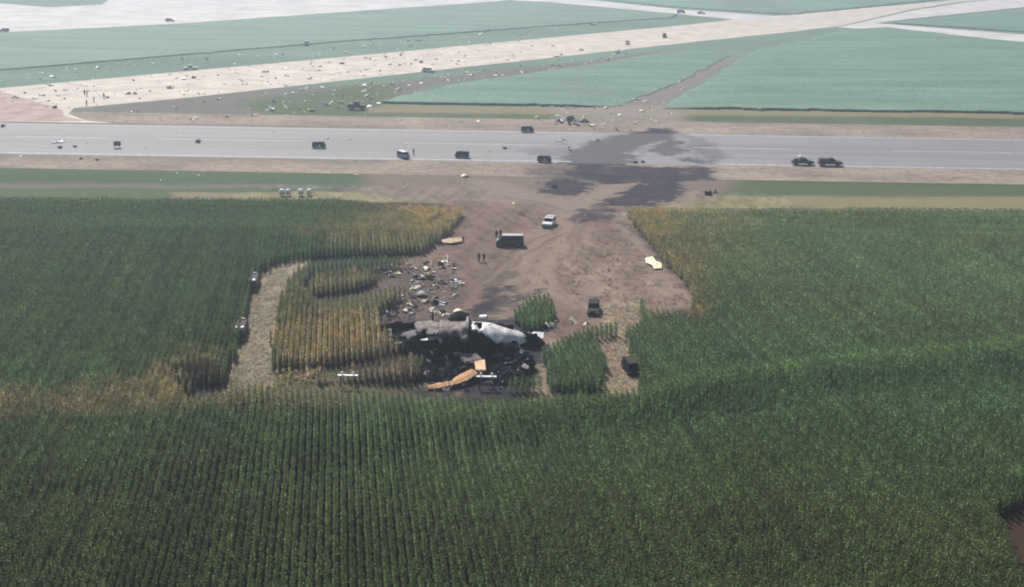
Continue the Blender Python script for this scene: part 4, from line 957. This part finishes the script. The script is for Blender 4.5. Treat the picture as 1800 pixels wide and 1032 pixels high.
strew([(1090, 186), (1160, 188), (1280, 104), (1255, 108)], 34, [M_SKIN_PALE, M_WHITEP, M_CREAM], ['sheet', 'strip'], (.5, 1.4), 'pale scrap along the bare debris trail between the crops', 'pale scraps on the debris trail')
strew([(-20, 155), (600, 101), (1000, 64), (1000, 98), (600, 141), (150, 190), (-20, 200)], 190, [M_WHITEP, M_CREAM, M_WHITEP], ['sheet', 'curved'], (.7, 2.3), 'pale scrap scattered on the concrete of the old runway', 'pale scraps on the old runway')
strew([(-20, 155), (600, 101), (800, 84), (800, 120), (600, 141), (150, 190), (-20, 200)], 90, [M_ASHGREY, M_TANP, M_DKGREY], ['sheet', 'strip', 'chunk'], (.6, 2.2), 'dark scrap scattered on the concrete of the old runway', 'dark scraps on the old runway')
strew([(200, 200), (420, 165), (640, 145), (900, 115), (1100, 95), (1060, 112), (760, 150), (640, 200), (300, 214)], 230, [M_WHITEP, M_WHITEP, M_SKIN_PALE, M_CREAM], ['sheet', 'curved', 'chunk'], (.6, 2.2), 'pale scrap on the grey grass between the two runways', 'pale scraps between the runways')
strew([(0, 130), (600, 80), (1000, 48), (1000, 58), (600, 97), (0, 150)], 120, [M_WHITEP, M_WHITEP, M_CREAM], ['sheet', 'curved'], (.7, 2.4), 'pale scrap in the grass beyond the old runway', 'pale scraps beyond the old runway')
strew([(0, 222), (1000, 236), (1000, 280), (0, 268)], 20, [M_WHITEP, M_SKIN_PALE], ['sheet', 'curved'], (.3, .8), 'small pale scrap on the runway', 'pale scraps on the runway')
strew([(0, 222), (1060, 236), (1060, 280), (0, 268)], 18, [M_ASHGREY, M_BURNT2], ['chunk', 'strip'], (.35, .9), 'small dark scrap on the runway', 'dark scraps on the runway')
strew([(200, 290), (900, 300), (900, 345), (640, 338), (200, 335)], 40, [M_WHITEP, M_CREAM], ['sheet'], (.3, .8), 'small pale scrap on the grass or shoulder before the runway', 'pale scraps on the near verge')
strew([(640, 196), (960, 200), (960, 218), (640, 212)], 12, [M_WHITEP, M_CREAM], ['sheet', 'curved'], (.5, 1.3), 'pale scrap on the grass verge beyond the runway', 'pale scraps on the far verge')
strew([(820, 380), (1090, 380), (1160, 480), (960, 540), (850, 500)], 16, [M_SKIN_PALE, M_CREAM], ['sheet', 'strip'], (.25, .6), 'small pale scrap on the bare dirt of the clearing', 'pale scraps on the clearing')

# the larger ones are things of their own, the smallest sheets lie as one litter
SPECS.sort(key=lambda q: -q[0]); n_sheet = 0; litter = {}
for _, kd, x, y, s_, m, lb, gp in SPECS:
    n_sheet += kd == 'sheet'
    if kd == 'sheet' and n_sheet > 215: litter.setdefault(m.name, (m, []))[1].append((x, y, s_))
    else: scrap(kd, x, y, s_, m, lb, gp, z=.022 if y > 255 else 0, tilt=.3)
bm = bmesh.new(); lm = []
for i, (m, L_) in enumerate(litter.values()):
    lm.append(m)
    for x, y, s_ in L_:
        n0 = len(bm.faces); v0 = len(bm.verts); bm.from_mesh(random.choice(SCRAP['sheet'])); bm.verts.ensure_lookup_table(); bm.faces.ensure_lookup_table()
        M = Matrix.Translation((x, y, .03 if y > 255 else .01)) @ Matrix.Rotation(random.uniform(0, 6.28), 4, 'Z') @ Matrix.Diagonal((s_, s_, s_, 1))
        for v in bm.verts[v0:]: v.co = M @ v.co
        for f in bm.faces[n0:]: f.material_index = i
tag(bm_obj('scattered_scrap', bm, lm), 'tiny pale and dark flecks of metal littering the runways and grass', 'litter', kind='stuff')

# ------------------------------------------------------------------ barricades and light units
def barricade(px, py, label):
    g = at(px, py); t = empty('barricade', (g.x, g.y, 0)); tag(t, label, 'barricade', 'white barricades by the wreck')
    def box(nm, c, s, m, bev=.015):
        b = bmesh.new(); bmesh.ops.create_cube(b, size=1, matrix=Matrix.Translation(c) @ Matrix.Diagonal((*s, 1))); bmesh.ops.bevel(b, geom=list(b.edges), offset=bev, segments=1, affect='EDGES'); return bm_obj(nm, b, m, t)
    box('board', (0, 0, 1.62), (2.6, .42, .16), M_WHITEP)
    for s in (-1, 1):
        for q in (-1, 1):
            b = bmesh.new(); v = [b.verts.new(p) for p in ((s * .95 - .05, q * .06, 1.6), (s * .95 + .05, q * .06, 1.6), (s * .95 + .05, q * .45, 0), (s * .95 - .05, q * .45, 0))]
            b.faces.new(v); bmesh.ops.solidify(b, geom=list(b.faces), thickness=.05); bm_obj('leg', b, M_DKGREY, t)
        b = bmesh.new(); bmesh.ops.create_uvsphere(b, u_segments=12, v_segments=8, radius=.19, matrix=Matrix.Translation((s * .72, 0, 1.98))); bmesh.ops.create_cone(b, cap_ends=True, segments=8, radius1=.09, radius2=.09, depth=.2, matrix=Matrix.Translation((s * .72, 0, 1.76)))
        bm_obj('lamp', b, M_WHITEP, t, True)
barricade(612, 681, 'white barred barricade with two lamps in front of the brown corn strip')
barricade(855, 683, 'white barred barricade with two lamps among the charred scrap beside the orange sheet')
for i, (px, lb) in enumerate([(494, 'leftmost of the four white domed light units at the corn edge'), (505, 'second white domed light unit from the left at the corn edge'), (527, 'third white domed light unit from the left at the corn edge'), (542, 'rightmost of the four white domed light units, last before the gap in the corn edge')]):
    g = at(px, 347); t = empty('light_unit', (g.x, g.y + 1.5, 0)); tag(t, lb, 'light unit', 'white light units at the corn edge')
    b = bmesh.new(); bmesh.ops.create_uvsphere(b, u_segments=16, v_segments=10, radius=.62, matrix=Matrix.Translation((0, 0, .95)) @ Matrix.Diagonal((1.1, .95, 1.0, 1)))
    for v in b.verts: v.co.z = max(.7, v.co.z)
    bm_obj('dome', b, M_WHITEP, t, True)
    b = bmesh.new(); bmesh.ops.create_cone(b, cap_ends=True, segments=16, radius1=.5, radius2=.58, depth=.35, matrix=Matrix.Translation((0, 0, .52))); bm_obj('housing', b, M_SKIN_PALE, t)
    for s in (-1, 1):
        b = bmesh.new(); bmesh.ops.create_cone(b, cap_ends=True, segments=8, radius1=.05, radius2=.05, depth=.4, matrix=Matrix.Translation((s * .35, 0, .2))); bm_obj('leg', b, M_RIM, t)

# ------------------------------------------------------------------ the burnt fuselage
WX, WY = -6.0, 161.0
WR = empty('fuselage_wreck', (WX, WY, 0)); tag(WR, 'burnt out fuselage section lying on its roof between the corn blocks', 'aircraft wreck')
def wpart(name, bm, mat, th=.09, parent=None, smooth=False):
    for v in bm.verts: v.co -= Vector((WX, WY, 0))
    o = bm_obj(name, bm, mat, parent or WR, smooth)
    if th: s = o.modifiers.new('thick', 'SOLIDIFY'); s.thickness = th; s.offset = 0
    return o
def shell(st, a0, a1, na, seed, jag=.5, hole=None, dent=.1, sq=1.0):
    """torn skin through stations (x, yc, zc, r); angle 0 faces the camera, 90 is up; a0/a1 may be functions of t"""
    r = random.Random(seed); bm = bmesh.new(); nx = 22; G = []
    xs = [s[0] for s in st]
    for i in range(nx + 1):
        t = i / nx; x = xs[0] + (xs[-1] - xs[0]) * t
        yc, zc, rr = [float(np.interp(x, xs, [s[k] for s in st])) for k in (1, 2, 3)]
        f0 = a0(t) if callable(a0) else a0; f1 = a1(t) if callable(a1) else a1
        f0 += r.uniform(-1, 1) * 9 * jag; f1 += r.uniform(-1, 1) * 6 * jag; row = []
        for j in range(na + 1):
            a = R(f0 + (f1 - f0) * j / na); d = rr * (1 + dent * (noise(np.array([x * .8 + seed]), np.array([j * .45]), seed)[0] - .5))
            xx = x + (r.uniform(-.25, .25) * jag if i in (0, nx) else 0)
            row.append(bm.verts.new((xx, yc - d * math.cos(a) * (1 + .35 * (1 - sq)), max(.05, zc + d * math.sin(a) * sq))))
        G.append(row)
    for i in range(nx):
        for j in range(na):
            if hole and hole(i / nx, j / na): continue
            bm.faces.new((G[i][j], G[i + 1][j], G[i + 1][j + 1], G[i][j + 1]))
    return bm
# sooty barrel, its collapsed left end, the pale skin on the right
wob = lambda seed, amp: (lambda t: amp * (noise(np.array([t * 5.0]), np.array([seed * 1.7]), seed)[0] - .5) * 2)
w1, w2, w3 = wob(3, 16), wob(4, 15), wob(6, 13)
wpart('skin_panel', shell([(-13.2, 164.0, 2.3, 2.9), (-9.9, 163.9, 2.4, 2.95)], lambda t: 44 + w1(t), 168, 14, 3, .8, dent=.22, sq=.68), M_SKIN_SOOTY, smooth=True)['label'] = 'brown sooty upper skin'
wpart('skin_panel', shell([(-9.8, 163.6, 2.45, 3.1), (-5.9, 163.4, 2.5, 3.3)], lambda t: 30 + w2(t), 164, 14, 7, .8, dent=.22, sq=.70), M_SKIN_SOOTY, smooth=True)['label'] = 'brown sooty skin next to the break'
wpart('skin_panel', shell([(-17.2, 166.2, .2, 2.2), (-15.2, 164.8, .5, 2.5), (-13.0, 163.9, .6, 2.75)], lambda t: 52 + 5 * math.sin(t * 7), 160, 10, 5, 1.0, dent=.3), pm('dull_grey_skin', (.10, .09, .095), .75, 0, .5, 1.2, bump=.4), smooth=True)['label'] = 'dull collapsed end of the skin'
wpart('skin_panel', shell([(-5.4, 163.7, 2.4, 3.1), (-3.0, 163.8, 2.2, 3.0), (-.6, 164.2, 1.9, 2.5), (1.0, 164.7, 1.75, 1.8), (2.0, 165.1, 1.7, .9)], lambda t: float(np.interp(t, [0, .25, .5, 1], [62, 40, 14, 8])) + w3(t) * .5, 158, 14, 8, .7, sq=.72,
      hole=lambda t, s: .03 < t < .17 and .12 < s < .50 and (t - .10) ** 2 / .005 + (s - .30) ** 2 / .036 < 1, dent=.16), M_SKIN_PALE, smooth=True)['label'] = 'pale grey skin tapering to a point'
# torn flap and frame arches over the break
wpart('torn_flap', shell([(-8.6, 165.6, 3.5, 1.5), (-7.2, 165.4, 4.0, 1.8), (-5.9, 165.2, 3.7, 1.6)], 30, 120, 6, 9, .8), M_BURNT)
def arch(x, yc, zc, r_, a0, a1, wd, mat, lean=0.0, name='frame_ring'):
    bm = bmesh.new(); pv = None; n = 20
    for i in range(n + 1):
        a = R(a0 + (a1 - a0) * i / n); y, z = yc - r_ * math.cos(a), max(.05, zc + r_ * math.sin(a)); xx = x + lean * (z - zc)
        y2, z2 = yc - (r_ - .22) * math.cos(a), max(.04, zc + (r_ - .22) * math.sin(a))
        cur = [bm.verts.new(p) for p in ((xx - wd, y, z), (xx + wd, y, z), (xx + wd, y2, z2), (xx - wd, y2, z2))]
        if pv:
            for k in range(4): bm.faces.new((pv[k], pv[(k + 1) % 4], cur[(k + 1) % 4], cur[k]))
        pv = cur
    return wpart(name, bm, mat, 0)
arch(-5.65, 163.6, 2.0, 3.4, 48, 150, .16, M_ASHGREY, -.12)
for x in (-12.6, -11.2, -9.8, -8.4, -7.0): arch(x, 163.8, 1.6, 2.75, 8, 172, .06, M_BURNT2)
arch(-1.6, 163.4, .7, 2.7, -5, 140, .10, M_BURNT2, -.1); arch(-.2, 162.6, .3, 2.3, -5, 120, .16, M_BLUEP if False else M_ASHGREY, -.35)
# black inside: back lining, bulkhead dome, floor
bm = bmesh.new(); bmesh.ops.create_grid(bm, x_segments=30, y_segments=8, size=.5)
r_ = random.Random(4)
for v in bm.verts: v.co = Vector((-8.2 + v.co.x * 17, 165.4 + r_.uniform(-.25, .25), 2.0 + v.co.y * 4.0 + r_.uniform(-.15, .15)))
wpart('inner_lining', bm, M_BURNT)
bm = bmesh.new(); bmesh.ops.create_uvsphere(bm, u_segments=24, v_segments=14, radius=2.7)
for v in list(bm.verts):
    if v.co.y > .35: bm.verts.remove(v)
for v in bm.verts: v.co = Vector((-3.6 + v.co.x * 1.05 + r_.uniform(-.1, .1), 163.0 + v.co.y * .75 + r_.uniform(-.1, .1), max(.03, 1.5 + v.co.z + r_.uniform(-.1, .1))))
wpart('bulkhead', bm, M_BURNT, .05, smooth=True)
bm = bmesh.new(); bmesh.ops.create_grid(bm, x_segments=52, y_segments=30, size=.5)
for v in bm.verts:
    x, y = v.co.x * 17.5, v.co.y * 13; e = 1 - max(abs(v.co.x), abs(v.co.y)) * 2
    z = (.05 + .75 * noise(np.array([x * 1.3]), np.array([y * 1.3]), 5)[0] + r_.uniform(-.2, .35)) * min(1, e * 6)
    v.co = Vector((-6.3 + x - y * .12 + r_.uniform(-.15, .15), 157.6 + y * .9 + r_.uniform(-.15, .15), max(.02, z)))
for f in [f for f in bm.faces if f.calc_center_median().y < 153 and f.calc_center_median().x < -9.5]: bm.faces.remove(f)
wpart('burnt_heap', bm, M_BURNT, 0)
# crumpled nose on the right, tail wedge with a white tip
def crumple(cx, cy, cz, sx, sy, sz, seed, mat, name):
    bm = bmesh.new(); bmesh.ops.create_icosphere(bm, subdivisions=4, radius=1); r = random.Random(seed)
    for v in bm.verts:
        n = v.co.normalized(); q = noise(np.array([n.x * 2.6 + seed]), np.array([n.y * 2.6 + n.z * 3.1]), seed)[0]; q2 = noise(np.array([n.x * 7 + seed]), np.array([n.y * 7 + n.z * 6]), seed + 1)[0]
        k = .62 + .55 * q + .34 * (q2 - .5) + r.uniform(-.035, .035)
        v.co = Vector((cx + n.x * sx * k, cy + n.y * sy * k, max(.02, cz + n.z * sz * k)))
    return wpart(name, bm, mat, 0)
crumple(-.6, 160.6, .8, 2.6, 1.8, 2.2, 3, M_BURNT, 'crumpled_nose'); crumple(1.6, 158.6, .5, 1.9, 1.5, 1.9, 6, M_BURNT2, 'crumpled_nose'); crumple(.6, 157.2, .3, 1.7, 1.1, 1.2, 8, M_BURNT2, 'crumpled_nose')
crumple(-14.8, 165.6, .4, 2.6, 2.2, 1.7, 12, M_BURNT, 'burnt_heap')
crumple(-17.6, 170.2, .3, 2.6, 2.0, 1.6, 15, M_BURNT, 'burnt_heap')
def wq(name, pts, mat, th=.08):
    bm = bmesh.new(); f = bm.faces.new([bm.verts.new(at(*p)) for p in pts]); bmesh.ops.triangulate(bm, faces=[f]); bmesh.ops.subdivide_edges(bm, edges=bm.edges, cuts=2, use_grid_fill=True)
    r = random.Random(int(pts[0][0]))
    for v in bm.verts: v.co += Vector((r.uniform(-.04, .04), r.uniform(-.06, .06), r.uniform(-.05, .05)))
    return wpart(name, bm, mat, th)
crumple(2.9, 167.6, .5, 2.0, 1.2, 1.5, 17, M_BURNT, 'tail_wedge')
wq('tail_tip', [(927, 590, 1.5), (940, 583, 1.7), (956, 585, 1.4), (955, 594, 1.1), (938, 594, 1.4)], M_WHITEP)
wq('tail_tip', [(915, 586, 1.3), (930, 584, 1.6), (934, 592, 1.4), (918, 594, 1.2)], M_ASHGREY)
wq('lining_scrap', [(811, 590, 2.6), (819, 588, 2.6), (821, 600, 2.0), (815, 603, 1.9)], M_BLUEP); wq('lining_scrap', [(889, 606, 1.9), (895, 604, 1.9), (897, 617, 1.5), (890, 619, 1.4)], M_BLUEP)
wq('floor_panel', [(806, 622, 1.6), (838, 622, 1.9), (849, 632, 1.7), (846, 641, 1.2), (815, 636, 1.2)], pm('brown_scorched_panel', (.10, .075, .07), .8, 0, .4, 2))
wq('torn_or_glint_strip', [(797, 619, 1.3), (812, 620, 1.5), (815, 634, .7), (809, 632, .7), (808, 625, 1.2), (797, 623, 1.2)], M_TANP)
wq('torn_or_glint_strip', [(755, 616, 1.2), (760, 617, 1.2), (764, 628, .3), (761, 629, .3)], M_SKIN_PALE)
wq('torn_or_glint_strip', [(905, 622, 1.3), (920, 625, 1.5), (928, 632, 1.2), (910, 634, 1.2)], M_ASHGREY)
rq = random.Random(21)
for i in range(44):                                     # torn bits of skin and lining caught in the black heap
    px, py = rq.uniform(745, 930), rq.uniform(612, 686)
    if px < 790 and py < 630: continue
    w_, h_, z_ = rq.uniform(4, 15), rq.uniform(3, 9), rq.uniform(.5, 1.5) * (1 if py < 650 else .5)
    k_ = rq.uniform(-5, 5)
    wq('torn_scrap', [(px - w_ / 2, py, z_), (px - w_ * .1, py - h_ / 2 + k_ * .3, z_ + .2), (px + w_ / 2, py - h_ * .3 + k_, z_ + .1), (px + w_ * .4, py + h_ * .4 + k_, z_ - .1), (px - w_ * .2, py + h_ / 2, z_ - .1)],
       rq.choice([M_BURNT2, M_BURNT2, M_ASHGREY, M_SKIN_SOOTY, M_BURNT, M_BLUEP if px > 870 else M_BURNT2]))
wq('torn_or_glint_strip', [(738, 598, 3.0), (752, 594, 3.2), (768, 590, 3.3), (777, 597, 2.9), (776, 604, 2.6), (768, 595, 3.1), (752, 599, 3.0)], M_SKIN_PALE)  # pale strip put in for the bright highlight along the skin's lower lip
wq('torn_or_glint_strip', [(690, 602, 1.8), (712, 596, 2.2), (730, 592, 2.4), (731, 597, 2.2), (712, 602, 1.9), (692, 607, 1.5)], M_ASHGREY)
def rod(a, b, w0, mat, name='broken_strut'):
    a, b = Vector(a), Vector(b); bm = bmesh.new(); d = b - a
    bmesh.ops.create_cone(bm, cap_ends=True, segments=6, radius1=w0, radius2=w0 * .7, depth=d.length, matrix=Matrix.Translation((a + b) / 2) @ d.to_track_quat('Z', 'Y').to_matrix().to_4x4())
    return wpart(name, bm, mat, 0)
wq('torn_or_glint_strip', [(846, 588, 3.2), (858, 580, 3.4), (870, 582, 3.2), (882, 594, 2.6), (892, 610, 1.8), (888, 613, 1.7), (878, 599, 2.4), (867, 588, 3.0), (857, 587, 3.1), (849, 592, 3.0)], M_SKIN_PALE)
rod(at(761, 567), at(761, 547, 2.2), .16, M_BURNT, 'bent_post')
for i in range(50):
    x, y = random.uniform(-12, 1.6), random.uniform(151, 161); L = random.uniform(.5, 1.9); a = random.uniform(0, 6.28); e = random.uniform(0, 1.2)
    z = random.uniform(.1, .6 + .12 * (y - 150))
    if y < 154 and x < -9: continue
    rod((x, y, z), (x + L * math.cos(a) * math.cos(e), y + L * math.sin(a) * math.cos(e), z + L * math.sin(e)), random.uniform(.03, .09), random.choice([M_BURNT2, M_ASHGREY, M_BURNT, M_BURNT2]))

# ------------------------------------------------------------------ evacuation sheets in front of the wreck
def ribbon(name, label, cat, pts, wpx, mat, th):
    """slack sheet laid along photo points (x, y, z)"""
    C = [at(*p) for p in pts]; bm = bmesh.new(); pv = None; n = 28; r = random.Random(5)
    for i in range(n + 1):
        t = i / n * (len(C) - 1); k = min(int(t), len(C) - 2); f = t - k; p = C[k].lerp(C[k + 1], f); d = (C[k + 1] - C[k]); s = Vector((-d.y, d.x, 0)).normalized()
        w_ = np.interp(t, range(len(C)), wpx); row = []
        for j in range(5):
            q = (j / 4 - .5); row.append(bm.verts.new(p + s * q * w_ + Vector((0, 0, max(0, th * (1 - (2 * q) ** 2)) + r.uniform(-.04, .05)))))
        if pv:
            for j in range(4): bm.faces.new((pv[j], row[j], row[j + 1], pv[j + 1]))
        pv = row
    bmesh.ops.solidify(bm, geom=list(bm.faces), thickness=.08)
    return tag(bm_obj(name, bm, mat, None, True), label, cat)
ribbon('orange_sheet', 'long slack tan orange sheet running down from the wreck to the corn', 'sheet', [(752, 682, .3), (770, 678, .4), (786, 675, .55), (797, 673, .6), (812, 665, .75), (832, 653, 1.1)], [.7, 1.7, 1.0, 1.2, 2.0, 1.7], M_ORANGE, .28)
panel('orange_sheet', 'square fold of tan orange sheet on the front of the wreck above the long one', 'sheet', W3([(834, 637, 1.7), (852, 634, 1.75), (854, 652, 1.3), (846, 655, 1.1), (836, 651, 1.3)]), M_ORANGE, .15)
# @@END

# ------------------------------------------------------------------ air
bm = bmesh.new(); bmesh.ops.create_cube(bm, size=1)
for v in bm.verts: v.co = Vector((v.co.x * 15000, v.co.y * 15000 + 3000, v.co.z * 70 + 31))
hm = bpy.data.materials.new('haze_air'); hm.use_nodes = True; t = hm.node_tree
t.nodes.remove(t.nodes['Principled BSDF']); pv = t.nodes.new('ShaderNodeVolumePrincipled')
pv.inputs['Color'].default_value = (.70, .83, 1, 1); pv.inputs['Density'].default_value = .00054; pv.inputs['Anisotropy'].default_value = .6
t.links.new(pv.outputs[0], t.nodes['Material Output'].inputs['Volume'])
tag(bm_obj('haze', bm, hm), kind='stuff')
